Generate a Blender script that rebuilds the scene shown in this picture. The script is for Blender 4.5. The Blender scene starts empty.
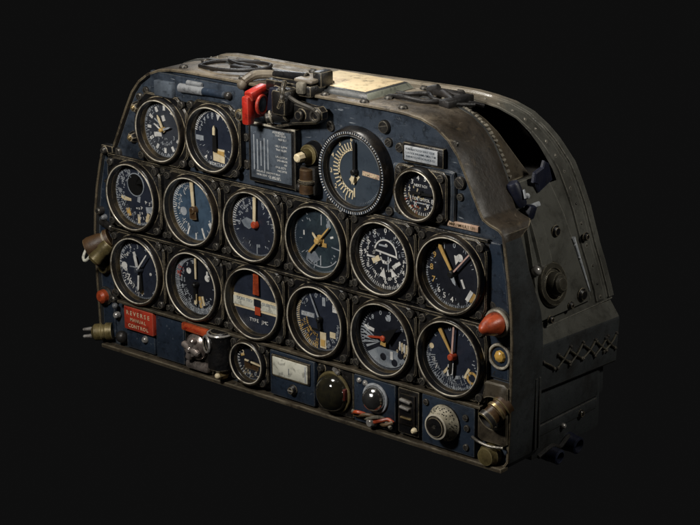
import bpy, bmesh, math, random
from mathutils import Vector, Matrix
random.seed(7)
S = 0.09            # one design unit (the spacing of two instruments) in metres
H = 2.42            # height of the gauge row axis over the table, in design units
PI = math.pi
sc = bpy.context.scene
col = sc.collection

# ------------------------------------------------------------------ materials
MATS = {}
def mat(name, base, rough=0.5, metal=0.0, spec=0.5, dirt=None, dirt_amt=0.5, dirt_scale=2.0,
        wear=None, wear_amt=0.6, wear_r=0.02, scratch=None, scratch_amt=0.3, bump=0.15, bump_scale=30.0,
        coat=0.0, over=None, grit=.6, fleck=None, fleck_amt=0.5, fleck_scale=12.0, rough_var=0.25):
    m = bpy.data.materials.new(name); m.use_nodes = True
    nt = m.node_tree; N = nt.nodes; L = nt.links
    b = N['Principled BSDF']
    b.inputs['Metallic'].default_value = metal
    b.inputs['Roughness'].default_value = rough
    b.inputs['Specular IOR Level'].default_value = spec
    b.inputs['Coat Weight'].default_value = coat
    tc = N.new('ShaderNodeTexCoord'); mp = N.new('ShaderNodeMapping')
    mp.inputs['Scale'].default_value = (1/S,)*3
    L.new(tc.outputs['Object'], mp.inputs['Vector'])
    def noise(scale, detail=6, rgh=0.6, vec=None, dist=0.0):
        n = N.new('ShaderNodeTexNoise'); n.inputs['Scale'].default_value = scale
        n.inputs['Detail'].default_value = detail; n.inputs['Roughness'].default_value = rgh
        n.inputs['Distortion'].default_value = dist
        L.new(vec if vec else mp.outputs['Vector'], n.inputs['Vector']); return n.outputs['Fac']
    def ramp(x, a, c):
        r = N.new('ShaderNodeMapRange'); r.inputs['From Min'].default_value = a; r.inputs['From Max'].default_value = c
        r.interpolation_type = 'SMOOTHSTEP'; L.new(x, r.inputs['Value']); return r.outputs['Result']
    def mul(x, y):
        n = N.new('ShaderNodeMath'); n.operation = 'MULTIPLY'
        L.new(x, n.inputs[0])
        if isinstance(y, (int, float)): n.inputs[1].default_value = y
        else: L.new(y, n.inputs[1])
        return n.outputs[0]
    rgb = N.new('ShaderNodeRGB'); rgb.outputs[0].default_value = (*base, 1)
    cur = rgb.outputs[0]
    def mix(f, c):
        nonlocal cur
        n = N.new('ShaderNodeMix'); n.data_type = 'RGBA'
        L.new(f, n.inputs[0]); L.new(cur, n.inputs[6]); n.inputs[7].default_value = (*c, 1)
        cur = n.outputs[2]
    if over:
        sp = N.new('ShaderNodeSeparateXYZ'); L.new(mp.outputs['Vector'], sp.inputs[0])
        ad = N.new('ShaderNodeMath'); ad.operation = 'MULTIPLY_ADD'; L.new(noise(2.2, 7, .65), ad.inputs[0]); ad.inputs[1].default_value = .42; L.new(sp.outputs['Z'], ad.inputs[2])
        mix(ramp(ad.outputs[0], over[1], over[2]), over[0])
    if dirt:
        mix(mul(ramp(noise(dirt_scale, 9, .65, dist=.4), .42, .68), dirt_amt), dirt)
    if grit:      # fine grime: dark pitted specks and paler rubbed ones
        mean = tuple(c*.18 for c in base); mix(mul(ramp(noise(9, 8, .72, dist=.3), .50, .64), grit), mean)
        pale = tuple(min(.8, c*1.8+.004) for c in base); mix(mul(ramp(noise(21, 5, .7), .60, .70), grit*.7), pale)
    if fleck:
        mix(mul(ramp(noise(fleck_scale, 4, .7), .62, .70), fleck_amt), fleck)
    if scratch:
        mp2 = N.new('ShaderNodeMapping'); mp2.inputs['Scale'].default_value = (1/S*2.2, 1/S*2.2, 1/S*14)
        mp2.inputs['Rotation'].default_value = (0.2, 0.9, 0.1)
        L.new(tc.outputs['Object'], mp2.inputs['Vector'])
        a = ramp(noise(1.6, 3, .5, mp2.outputs['Vector'], .6), .66, .72)
        mix(mul(mul(a, ramp(noise(1.7, 2), .45, .6)), scratch_amt), scratch)
    if wear:
        bv = N.new('ShaderNodeBevel'); bv.samples = 6; bv.inputs['Radius'].default_value = wear_r*S
        ge = N.new('ShaderNodeNewGeometry'); dt = N.new('ShaderNodeVectorMath'); dt.operation = 'DOT_PRODUCT'
        L.new(bv.outputs[0], dt.inputs[0]); L.new(ge.outputs['Normal'], dt.inputs[1])
        e = ramp(dt.outputs['Value'], .99, .88)
        mix(mul(mul(e, ramp(noise(5, 5, .7), .34, .56)), wear_amt), wear)
    L.new(cur, b.inputs['Base Color'])
    if rough_var:
        r = N.new('ShaderNodeMapRange'); L.new(noise(4, 6), r.inputs['Value'])
        r.inputs['From Min'].default_value = .3; r.inputs['From Max'].default_value = .7
        r.inputs['To Min'].default_value = max(.04, rough-rough_var*.5); r.inputs['To Max'].default_value = min(1, rough+rough_var*.5)
        L.new(r.outputs['Result'], b.inputs['Roughness'])
    if bump:
        bp = N.new('ShaderNodeBump'); bp.inputs['Strength'].default_value = bump; bp.inputs['Distance'].default_value = .01*S*2
        L.new(noise(bump_scale, 6, .6), bp.inputs['Height']); L.new(bp.outputs[0], b.inputs['Normal'])
    MATS[name] = m
    return m

BRASS = (.42, .34, .21)
mat('panel_blue', (.048, .062, .084), .32, dirt=(.009, .012, .017), dirt_amt=.9, dirt_scale=1.5, wear=(.30, .30, .28), wear_amt=.7,
    scratch=(.34, .37, .40), scratch_amt=.8, bump=.35, bump_scale=10, fleck=(.16, .18, .2), fleck_amt=.5, fleck_scale=9)
mat('plate_blue', (.022, .034, .055), .42, dirt=(.010, .014, .022), dirt_amt=.6, wear=(.28, .28, .25), wear_amt=.7, bump=.15,
    fleck=(.12, .14, .17), fleck_amt=.5, fleck_scale=14)
mat('black', (.008, .008, .009), .34, dirt=(.024, .019, .013), dirt_amt=.5, dirt_scale=3.2, wear=(.50, .42, .28), wear_amt=.95, bump=.3,
    fleck=(.11, .10, .08), fleck_amt=.55, fleck_scale=10)
mat('bezel_black', (.006, .006, .007), .3, dirt=(.05, .035, .018), dirt_amt=.3, dirt_scale=2.6, wear=(.26, .20, .12), wear_amt=.3, bump=.12)
mat('bezel_wall', (.011, .010, .008), .4, dirt=(.15, .105, .045), dirt_amt=.6, dirt_scale=2.2, bump=.1)
mat('lip', (.74, .68, .55), .3, .25, dirt=(.06, .042, .025), dirt_amt=.97, dirt_scale=2.4, bump=.1)
mat('arch_paint_lit_top', (.036, .027, .018), .52, over=((.24, .20, .148), 1.82, 2.04), dirt=(.020, .015, .010), dirt_amt=.8, dirt_scale=1.9, wear=(.34, .28, .18), wear_amt=.85,  # beige towards the top puts light on the arch, and dirt, into colour
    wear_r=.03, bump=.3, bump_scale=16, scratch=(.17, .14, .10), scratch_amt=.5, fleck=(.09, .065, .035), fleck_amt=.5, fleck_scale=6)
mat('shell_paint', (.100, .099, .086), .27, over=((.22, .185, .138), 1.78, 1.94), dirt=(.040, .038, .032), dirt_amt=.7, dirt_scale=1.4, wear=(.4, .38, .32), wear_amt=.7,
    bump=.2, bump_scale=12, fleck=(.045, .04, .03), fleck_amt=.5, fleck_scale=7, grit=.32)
mat('olive_frame', (.070, .056, .038), .45, dirt=(.022, .018, .013), dirt_amt=.75, dirt_scale=1.8, wear=(.30, .26, .18), wear_amt=.85,
    wear_r=.03, bump=.3, bump_scale=16, scratch=(.17, .15, .11), scratch_amt=.5, fleck=(.12, .09, .05), fleck_amt=.5, fleck_scale=6)
mat('grey_side', (.100, .099, .086), .27, dirt=(.040, .038, .032), dirt_amt=.7, dirt_scale=1.4, wear=(.4, .38, .32), wear_amt=.7,
    bump=.2, bump_scale=12, fleck=(.045, .04, .03), fleck_amt=.5, fleck_scale=7, grit=.32)
mat('dark_side', (.040, .044, .046), .45, dirt=(.018, .016, .014), dirt_amt=.7, dirt_scale=1.8, wear=(.20, .18, .14), wear_amt=.7, bump=.2, grit=.32)
mat('beige', (.27, .232, .178), .46, dirt=(.085, .066, .045), dirt_amt=.8, dirt_scale=1.3, wear=(.10, .075, .05), wear_amt=.8, wear_r=.03,
    bump=.2, fleck=(.08, .06, .04), fleck_amt=.55, fleck_scale=5)
mat('cream', (.74, .60, .37), .55, dirt=(.62, .42, .24), dirt_amt=.8, dirt_scale=1.2, bump=.1)
mat('greenish', (.20, .21, .17), .45, wear=(.6, .58, .5), wear_amt=.9, dirt=(.07, .07, .05), dirt_amt=.5)
mat('round_dark', (.060, .055, .042), .32, .2, dirt=(.02, .017, .012), dirt_amt=.7, dirt_scale=3, wear=(.4, .36, .26), wear_amt=.8)
mat('cable_black', (.007, .006, .006), .5, dirt=(.03, .022, .016), dirt_amt=.5, dirt_scale=4, bump=.3)
mat('knob_cream', (.40, .365, .27), .5, dirt=(.12, .10, .07), dirt_amt=.75, dirt_scale=6)
mat('dull_red', (.15, .018, .012), .5, dirt=(.04, .01, .008), dirt_amt=.7)
mat('tube_grey', (.24, .25, .26), .25, dirt=(.06, .065, .07), dirt_amt=.8, dirt_scale=4)
mat('lace_dark', (.085, .075, .05), .6, dirt=(.03, .026, .018), dirt_amt=.7, dirt_scale=7)
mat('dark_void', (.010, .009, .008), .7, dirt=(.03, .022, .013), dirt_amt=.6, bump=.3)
mat('screw', (.060, .056, .052), .35, .5, dirt=(.015, .013, .011), dirt_amt=.6, dirt_scale=5, wear=(.4, .36, .28), wear_amt=.8)
mat('pewter', (.36, .31, .28), .22, .6, dirt=(.07, .045, .035), dirt_amt=.8, dirt_scale=5)
mat('steel', (.52, .50, .47), .28, .5, dirt=(.08, .06, .045), dirt_amt=.75, dirt_scale=4)
mat('chrome', (.72, .72, .71), .10, .97, dirt=(.18, .14, .10), dirt_amt=.4, dirt_scale=5, rough_var=.12, grit=.25)
mat('brass', (.40, .29, .13), .36, .7, dirt=(.07, .05, .025), dirt_amt=.7, dirt_scale=4, wear=(.7, .62, .45), wear_amt=.7)
mat('brown', (.075, .040, .017), .45, dirt=(.03, .018, .010), dirt_amt=.6, dirt_scale=3, wear=(.35, .26, .14), wear_amt=.8)
mat('olive_brass', (.16, .125, .05), .42, .3, dirt=(.04, .03, .012), dirt_amt=.7, dirt_scale=3, wear=(.45, .38, .2), wear_amt=.8)
mat('red', (.52, .026, .014), .38, dirt=(.22, .014, .010), dirt_amt=.8, wear=(.75, .2, .12), wear_amt=.6, bump=.08)
mat('red_plate', (.48, .044, .020), .5, dirt=(.30, .035, .02), dirt_amt=.6, dirt_scale=3, wear=(.6, .3, .2), wear_amt=.7)
mat('orange', (.48, .080, .024), .36, dirt=(.16, .022, .010), dirt_amt=.8, dirt_scale=4, bump=.1)
mat('amber', (.75, .45, .10), .2, dirt=(.2, .06, .02), dirt_amt=.6, dirt_scale=8)
mat('white', (.80, .79, .75), .6, dirt=(.36, .36, .36), dirt_amt=.6, dirt_scale=6, bump=0, grit=.25)
mat('soft_white', (.40, .43, .46), .6, dirt=(.15, .17, .2), dirt_amt=.7, dirt_scale=7, bump=0, grit=.25)
mat('ivory', (.80, .68, .45), .55, dirt=(.5, .36, .18), dirt_amt=.6, dirt_scale=7, bump=0, grit=.25)
mat('gold', (.62, .40, .13), .45, dirt=(.30, .17, .05), dirt_amt=.6, dirt_scale=8, bump=0, grit=.25)
mat('needle_red', (.46, .065, .022), .5, dirt=(.3, .03, .01), dirt_amt=.5, dirt_scale=6, bump=0, grit=.25)
mat('pink', (.62, .40, .34), .5, bump=0, grit=.25)
mat('needle_black', (.006, .006, .006), .5, bump=0, rough_var=0, grit=.25)
def dialmat(name, c, hi, amt=.5):
    mat(name, c, .38, dirt=hi, dirt_amt=amt, dirt_scale=2.4, bump=.06, rough_var=.2, grit=.35)
dialmat('dial_navy', (.024, .030, .048), (.014, .017, .026))
dialmat('dial_dark', (.016, .018, .026), (.009, .010, .014))
dialmat('dial_slate', (.050, .056, .070), (.022, .026, .034))
dialmat('dial_blue', (.066, .110, .165), (.030, .050, .085), .7)
dialmat('dial_teal', (.020, .030, .042), (.045, .070, .080), .6)
dialmat('dial_steel', (.050, .066, .086), (.030, .042, .060))
mat('dial_haze', (.30, .33, .36), .6, dirt=(.08, .10, .13), dirt_amt=.8, dirt_scale=4, bump=0, grit=.25)
mat('glass_dark', (.014, .013, .009), .10, spec=.8, dirt=(.06, .05, .02), dirt_amt=.5, dirt_scale=2.5, bump=0, coat=.6, grit=.25)
mat('slab', (.11, .132, .160), .3, dirt=(.035, .042, .055), dirt_amt=.6, dirt_scale=2, bump=.1)
mat('window_white', (.74, .73, .62), .5, dirt=(.42, .42, .34), dirt_amt=.6, dirt_scale=2.5, bump=.05)
mat('silver_plate', (.46, .48, .50), .5, dirt=(.24, .27, .31), dirt_amt=.7, dirt_scale=6)
mat('tag_tan', (.62, .44, .32), .55, dirt=(.35, .18, .11), dirt_amt=.6, dirt_scale=6)
mat('blue_cloth', (.005, .007, .019), .5, dirt=(.008, .009, .02), dirt_amt=.5, wear=(.06, .07, .12))
mat('rope', (.20, .18, .14), .8, dirt=(.06, .05, .035), dirt_amt=.7, dirt_scale=8)
M = MATS

# ------------------------------------------------------------------ mesh builder
class MB:
    def __init__(s): s.v = []; s.f = []; s.m = []; s.mats = []
    def mi(s, m):
        if m not in s.mats: s.mats.append(m)
        return s.mats.index(m)
    def raw(s, vs, fs, m):
        b = len(s.v); k = s.mi(m)
        s.v += [tuple(v) for v in vs]
        for f in fs: s.f.append(tuple(b+i for i in f)); s.m.append(k)
    def bm(s, bm, m, M4=None):
        bm.verts.index_update()
        vs = [(M4 @ v.co if M4 else v.co) for v in bm.verts]
        s.raw([tuple(v) for v in vs], [[v.index for v in f.verts] for f in bm.faces], m); bm.free()
    def box(s, x0, x1, y0, y1, z0, z1, m, bev=0.012, rot=None, seg=2):
        bm = bmesh.new(); bmesh.ops.create_cube(bm, size=1)
        c = Vector(((x0+x1)/2, (y0+y1)/2, (z0+z1)/2))
        bmesh.ops.scale(bm, vec=(abs(x1-x0), abs(y1-y0), abs(z1-z0)), verts=bm.verts)
        bev = min(bev, .45*min(abs(x1-x0), abs(y1-y0), abs(z1-z0)))
        if bev > 0: bmesh.ops.bevel(bm, geom=list(bm.edges), offset=bev, segments=seg, affect='EDGES', profile=.5)
        R = Matrix.Translation(c)
        if rot: R = R @ (Matrix.Rotation(rot[2], 4, 'Z') @ Matrix.Rotation(rot[1], 4, 'Y') @ Matrix.Rotation(rot[0], 4, 'X'))
        s.bm(bm, m, R)
    def lathe(s, o, axis, prof, m, seg=32, close=False):
        """profile of (radius, height) turned about axis through o; m is a material or a list, one per band"""
        a = Vector(axis).normalized(); t = Vector((0, 0, 1)) if abs(a.z) < .9 else Vector((1, 0, 0))
        u = a.cross(t).normalized(); w = a.cross(u).normalized(); o = Vector(o)
        vs = []; n = len(prof)
        for r, h in prof:
            for k in range(seg):
                g = 2*PI*k/seg; vs.append(o + a*h + (u*math.cos(g)+w*math.sin(g))*r)
        bands = n if close else n-1
        for i in range(bands):
            j = (i+1) % n
            mm = m[i] if isinstance(m, list) else m
            used = [i*seg+k for k in range(seg)] + [j*seg+k for k in range(seg)]
            s.raw([vs[q] for q in used], [(k, (k+1) % seg, seg+(k+1) % seg, seg+k) for k in range(seg)], mm)
    def cyl(s, p0, p1, r0, r1, m, seg=24, bev=.012):
        p0 = Vector(p0); p1 = Vector(p1); h = (p1-p0).length
        bev = min(bev, h*.4, max(r0, r1)*.4)
        s.lathe(p0, p1-p0, [(0, 0), (max(r0-bev, 0), 0), (r0, bev), (r1, h-bev), (max(r1-bev, 0), h), (0, h)], m, seg)
    def ball(s, c, r, m, seg=24, sy=1.0):
        n = 12
        s.lathe((c[0], c[1], c[2]), (0, -1, 0), [(r*math.sin(PI*i/n), -r*math.cos(PI*i/n)*sy) for i in range(n+1)], m, seg)
    def torus(s, o, axis, R, r, m, seg=48, ns=8, flat=1.0):
        s.lathe(o, axis, [(R+r*math.cos(2*PI*i/ns), r*flat*math.sin(2*PI*i/ns)) for i in range(ns)], m, seg, close=True)
    def tube(s, pts, r, m, seg=10):
        P = [Vector(p) for p in pts]; Q = []
        for i in range(len(P)-1):                      # Catmull-Rom
            a = P[max(i-1, 0)]; b = P[i]; c = P[i+1]; d = P[min(i+2, len(P)-1)]
            for k in range(6):
                t = k/6; Q.append(.5*((2*b)+(c-a)*t+(2*a-5*b+4*c-d)*t*t+(3*b-a-3*c+d)*t**3))
        Q.append(P[-1]); vs = []
        for i, p in enumerate(Q):
            t = (Q[min(i+1, len(Q)-1)]-Q[max(i-1, 0)]).normalized()
            up = Vector((0, .3, 1)) if abs(t.z) < .95 else Vector((1, 0, 0))
            u = t.cross(up).normalized(); w = t.cross(u).normalized()
            rr = r(i/(len(Q)-1)) if callable(r) else r
            for k in range(seg):
                g = 2*PI*k/seg; vs.append(p+(u*math.cos(g)+w*math.sin(g))*rr)
        fs = [(i*seg+k, i*seg+(k+1) % seg, (i+1)*seg+(k+1) % seg, (i+1)*seg+k) for i in range(len(Q)-1) for k in range(seg)]
        fs.append(tuple(range(seg))); fs.append(tuple(range(len(Q)*seg-1, (len(Q)-1)*seg-1, -1)))
        s.raw(vs, fs, m)
    def prism(s, poly, y0, y1, m, bev=.012):
        """XZ polygon pushed from y0 (front) to y1 (back), front rim chamfered"""
        n = len(poly); P = [Vector(p) for p in poly]
        ar = sum(P[i].x*P[(i+1) % n].y-P[(i+1) % n].x*P[i].y for i in range(n))
        if ar < 0: P.reverse()
        ins = []
        for i in range(n):
            a = (P[i]-P[i-1]).normalized(); b = (P[(i+1) % n]-P[i]).normalized()
            na = Vector((-a.y, a.x)); nb = Vector((-b.y, b.x)); d = (na+nb); 
            d = d/max(.5, 1+na.dot(nb)) if d.length > 1e-6 else na
            ins.append(P[i]+d*bev)
        vs = [(p.x, y0, p.y) for p in ins]+[(p.x, y0+bev, p.y) for p in P]+[(p.x, y1, p.y) for p in P]
        fs = [tuple(range(n))]
        for k in (0, n):
            fs += [(k+i, k+n+i, k+n+(i+1) % n, k+(i+1) % n) for i in range(n)]
        fs.append(tuple(range(3*n-1, 2*n-1, -1)))
        s.raw(vs, fs, m)
    def flat(s, poly, y, m, t=.006):
        """a painted mark: thin XZ polygon standing t proud of y"""
        n = len(poly)
        ar = sum(poly[i][0]*poly[(i+1) % n][1]-poly[(i+1) % n][0]*poly[i][1] for i in range(n))
        if ar < 0: poly = poly[::-1]
        s.raw([(p[0], y-t, p[1]) for p in poly]+[(p[0], y, p[1]) for p in poly],
              [tuple(range(n))]+[(i, n+i, n+(i+1) % n, (i+1) % n) for i in range(n)], m)
    def build(s, name, parent, loc=(0, 0, 0), label=None, angle=35):
        me = bpy.data.meshes.new(name)
        me.from_pydata([tuple(c*S for c in v) for v in s.v], [], s.f)
        for m in s.mats: me.materials.append(M[m])
        me.polygons.foreach_set('material_index', s.m)
        bm = bmesh.new(); bm.from_mesh(me)
        bmesh.ops.remove_doubles(bm, verts=bm.verts, dist=1e-6)
        bmesh.ops.recalc_face_normals(bm, faces=bm.faces)
        bm.to_mesh(me); bm.free()
        me.polygons.foreach_set('use_smooth', [True]*len(me.polygons))
        me.set_sharp_from_angle(angle=math.radians(angle))
        o = bpy.data.objects.new(name, me); col.objects.link(o); o.parent = parent
        o.location = tuple(c*S for c in loc)
        if label: o['label'] = label
        return o

def dup(o, parent, loc):
    c = o.copy(); col.objects.link(c); c.parent = parent; c.location = tuple(q*S for q in loc); return c

# flat glyphs
_G = {}
def glyph(ch):
    if ch not in _G:
        cu = bpy.data.curves.new('glyph', 'FONT'); cu.body = ch; cu.size = 1; cu.resolution_u = 2
        cu.align_x = 'CENTER'; cu.align_y = 'CENTER'; cu.offset = .012
        ob = bpy.data.objects.new('glyph', cu); col.objects.link(ob)
        bpy.context.view_layer.update()
        me = bpy.data.meshes.new_from_object(ob.evaluated_get(bpy.context.evaluated_depsgraph_get()))
        _G[ch] = ([tuple(v.co) for v in me.vertices], [tuple(p.vertices) for p in me.polygons])
        bpy.data.objects.remove(ob); bpy.data.curves.remove(cu); bpy.data.meshes.remove(me)
    return _G[ch]
def text(b, t, x, z, y, size, m, ang=0.0):
    vs, fs = glyph(t); c, s_ = math.cos(ang), math.sin(ang)
    b.raw([(x+size*(v[0]*c-v[1]*s_), y-.007, z+size*(v[0]*s_+v[1]*c)) for v in vs], fs, m)
def scrib(b, x0, x1, z, h, y, m, rnd, w=None, gap=.25):
    """a line of print too small to read in the photograph"""
    w = w or h*.78; x = x0+w/2; run = 0
    while x+w/2 <= x1+1e-6:
        if run > 2 and rnd.random() < gap: x += w*.6; run = 0; continue
        text(b, rnd.choice('AEHILNORSTUCDM'), x, z+h/2, y+.004, h*1.35, m); x += w*1.02; run += 1

# ------------------------------------------------------------------ setting
# the photograph shows the panel alone in an even near black surround: no table edge, no horizon
root = bpy.data.objects.new('instrument_panel', None); col.objects.link(root)
root.location = (0, 0, H*S); root.empty_display_size = .05
root['label'] = 'worn aircraft instrument panel full of round black dials in an arched olive housing'
root['category'] = 'instrument panel'

# ------------------------------------------------------------------ housing
HALF_F = [(1.55, 1.735), (1.80, 1.725), (2.02, 1.69), (2.22, 1.615), (2.39, 1.50), (2.52, 1.35), (2.63, 1.15), (2.74, .93), (2.84, .72), (2.90, .60),  # positions worked back from image pixels, as for the gauges and fittings below
          (2.96, .555), (3.08, .51), (3.13, .46), (3.18, .28), (3.25, .0), (3.30, -.3), (3.325, -.6), (3.325, -1.2), (3.30, -2.02), (3.24, -2.11)]
HALF_R = [(1.55, 1.71), (1.80, 1.70), (2.02, 1.665), (2.20, 1.60), (2.37, 1.49), (2.50, 1.345), (2.61, 1.15), (2.72, .92), (2.82, .66), (2.90, .42),
          (2.98, .08), (3.05, -.25), (3.10, -.55), (3.12, -.72)]
HALF_FR = [(1.55, 1.735), (1.82, 1.728), (2.06, 1.70), (2.27, 1.63), (2.44, 1.515), (2.57, 1.365), (2.68, 1.165), (2.79, .95), (2.88, .78), (2.92, .715),
          (3.00, .675), (3.13, .635), (3.19, .575), (3.23, .34), (3.28, .0), (3.315, -.3), (3.33, -.6), (3.325, -1.2), (3.30, -2.02), (3.24, -2.11)]
def dense(h, n=4, top=8):
    P = [(h[0][0]*k/top, h[0][1]) for k in range(top)]
    for i in range(len(h)-1):
        for k in range(n): P.append((h[i][0]+(h[i+1][0]-h[i][0])*k/n, h[i][1]+(h[i+1][1]-h[i][1])*k/n))
    return P+[h[-1]]
def full(h, bottom=8, left=None):
    R = h; Lf = [(-x, z) for x, z in reversed(left or h) if x > 0]
    B = [(h[-1][0]*(1-2*k/bottom), h[-1][1]) for k in range(1, bottom)]
    # clockwise: left bottom -> top -> right bottom -> along bottom
    return Lf+R+B
def inset(P, d):
    n = len(P); out = []
    for i in range(n):
        a = Vector(P[i])-Vector(P[i-1]); b = Vector(P[(i+1) % n])-Vector(P[i])
        a.normalize(); b.normalize(); na = Vector((a.y, -a.x)); nb = Vector((b.y, -b.x))
        q = (na+nb)/max(.6, 1+na.dot(nb)); out.append((P[i][0]+q.x*d, P[i][1]+q.y*d))
    return out
def lerpz(tab, z):
    for i in range(len(tab)-1):
        if tab[i][0] >= z >= tab[i+1][0]:
            t = (tab[i][0]-z)/(tab[i][0]-tab[i+1][0]); return tab[i][1]+t*(tab[i+1][1]-tab[i][1])
    return tab[0][1] if z > tab[0][0] else tab[-1][1]
FO = full(dense(HALF_FR, 3), 8, dense(HALF_F, 3))
def yend(z): return lerpz([(1.0, .70), (.62, .62), (.5, .36), (.1, .44), (-.4, .60), (-.7, .64), (-2.2, .64)], z)
def loft(b, secs, m, closed=True):
    n = len(secs[0]); vs = [p for sct in secs for p in sct]
    fs = []
    for i in range(len(secs)-1):
        for k in range(n if closed else n-1):
            fs.append((i*n+k, i*n+(k+1) % n, (i+1)*n+(k+1) % n, (i+1)*n+k))
    b.raw(vs, fs, m)
b = MB(); I1 = inset(FO, .04); I2 = inset(FO, .010)
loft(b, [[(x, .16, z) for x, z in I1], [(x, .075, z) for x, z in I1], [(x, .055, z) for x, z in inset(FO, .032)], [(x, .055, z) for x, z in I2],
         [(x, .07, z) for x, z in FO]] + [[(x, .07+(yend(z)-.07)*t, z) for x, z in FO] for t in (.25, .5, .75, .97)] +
        [[(x, yend(z), z) for x, z in I2], [(x, yend(z), z) for x, z in I1], [(x, .2, z) for x, z in I1]], 'arch_paint_lit_top')
for q, f in enumerate(b.f):
    c = [b.v[i] for i in f]; zc = sum(p[2] for p in c)/len(c); xc = sum(p[0] for p in c)/len(c); yc = sum(p[1] for p in c)/len(c)
    if yc > .08 and zc < .47: b.m[q] = b.mi('dark_side')
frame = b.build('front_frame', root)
b = MB(); P = inset(FO, .035); b.prism(P, .12, .17, 'panel_blue', .004); b.build('front_panel', root)
# bottom rail of pale worn metal
b = MB(); b.box(-3.18, 3.26, -.03, .10, -2.125, -2.075, 'olive_frame', .01); b.build('bottom_rail', frame)

# ridge flange with its laced edge
RO = full(dense(HALF_R, 4))
b = MB(); top_i = [p for p in inset(RO, -.045) if p[1] > .62]; top_i2 = [p for p in inset(RO, .03) if p[1] > .62]
k0 = min(len(top_i), len(top_i2)); top_i = [p for p in zip(inset(RO, -.045), inset(RO, .03)) if p[0][1] > .62]
loft(b, [[(p[1][0], .69, p[1][1]) for p in top_i], [(p[0][0], .70, p[0][1]) for p in top_i], [(p[0][0], .745, p[0][1]) for p in top_i], [(p[1][0], .765, p[1][1]) for p in top_i]], 'dark_side', False)
ridge = b.build('ridge_flange', frame)
b = MB(); acc = 0; last = None
for p in inset(RO, -.035):
    if p[1] < .75 or p[0] < 1.7: last = None; continue
    if last:
        d = math.hypot(p[0]-last[0], p[1]-last[1])
        acc += d
        if acc > .036:
            acc = 0
            b.box(p[0]-.03, p[0]+.012, .765, .815, p[1]-.016, p[1]+.016, 'rope', .008, rot=(random.uniform(-.5,.5), random.uniform(0, 1.2), random.uniform(-.4,.4)))
    last = p
b.build('laced_edge', frame)

# rear shell: arched cover, open at the upper right corner
YB = [(1.75, 1.42), (1.68, 1.48), (1.6, 1.60), (1.5, 1.70), (1.2, 1.89), (.9, 2.02), (0, 2.14), (-.7, 2.30), (-.8, 2.32)]
def yb(z, x=9): return lerpz(YB, z)-(max(0, min(1, (1.9-x)/2.4))*.25 if z > 0 else 0)*min(1, max(0, (z-.9)/.7))
NV = 14
def shell(o, v): return (o[0], .42+(yb(o[1], o[0])-.42)*v, o[1])
b = MB(); n = len(RO)
vv = [0, .12, .25, .34, .45, .55, .65, .74, .80, .86, .92, .96, 1.0]
secs = [[shell(o, v) for o in RO] for v in vv]
vs = [p for s_ in secs for p in s_]; top = []; side = []; 
for i in range(len(vv)-1):
    for k in range(n):
        k2 = (k+1) % n; o = RO[k]; o2 = RO[k2]; zc = (o[1]+o2[1])/2; xc = (o[0]+o2[0])/2
        if xc > 2.05 and .80 < zc < 1.66 and .24 < (vv[i]+vv[i+1])/2 < .76: continue
        f = (i*n+k, i*n+k2, (i+1)*n+k2, (i+1)*n+k)
        (top if zc > 1.52 else side).append(f)
b.raw(vs, top+side, 'shell_paint')
b.raw([(x, yb(z, x)-.02, z) for x, z in RO], [tuple(range(n))], 'dark_side')
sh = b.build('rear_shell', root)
# near black sheets standing in for shade inside the opening, with a sloping brown inner panel
b = MB()
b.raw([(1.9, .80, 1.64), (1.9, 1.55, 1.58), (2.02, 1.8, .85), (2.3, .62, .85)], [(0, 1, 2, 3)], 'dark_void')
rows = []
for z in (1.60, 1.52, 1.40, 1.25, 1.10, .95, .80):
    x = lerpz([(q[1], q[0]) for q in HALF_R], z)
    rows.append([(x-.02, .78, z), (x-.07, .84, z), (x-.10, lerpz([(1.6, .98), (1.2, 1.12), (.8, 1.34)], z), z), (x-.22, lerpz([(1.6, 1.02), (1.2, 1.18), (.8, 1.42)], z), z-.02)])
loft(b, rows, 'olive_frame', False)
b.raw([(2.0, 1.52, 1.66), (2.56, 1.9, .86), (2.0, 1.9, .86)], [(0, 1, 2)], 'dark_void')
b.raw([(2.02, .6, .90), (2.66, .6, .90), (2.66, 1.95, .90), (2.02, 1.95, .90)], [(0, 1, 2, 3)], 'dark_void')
b.build('opening_shade_and_panel', sh)
# rear rim
b = MB(); RI = [(p, q) for p, q in zip(RO, inset(RO, -.03)) if p[1] > -.71]
def rr(p, q, dy, off): 
    z = p[1]; return (p[0]+(q[0]-p[0])*off, yb(z, p[0])+dy, p[1]+(q[1]-p[1])*off)
loft(b, [[rr(p, q, -.34, 0) for p, q in RI], [rr(p, q, -.33, .7) for p, q in RI], [rr(p, q, -.17, .7) for p, q in RI], [rr(p, q, -.16, .3) for p, q in RI],
         [rr(p, q, -.10, .3) for p, q in RI], [rr(p, q, -.09, 1) for p, q in RI], [rr(p, q, .0, 1) for p, q in RI], [rr(p, q, .02, .5) for p, q in RI], [rr(p, q, .02, -1) for p, q in RI]], 'shell_paint', False)
for i in range(3, len(RI), 3):
    p, q = RI[i]; c = rr(p, q, -.25, .7); b.ball(c, .016, 'screw', 8)
b.build('rear_rim', sh)

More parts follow.
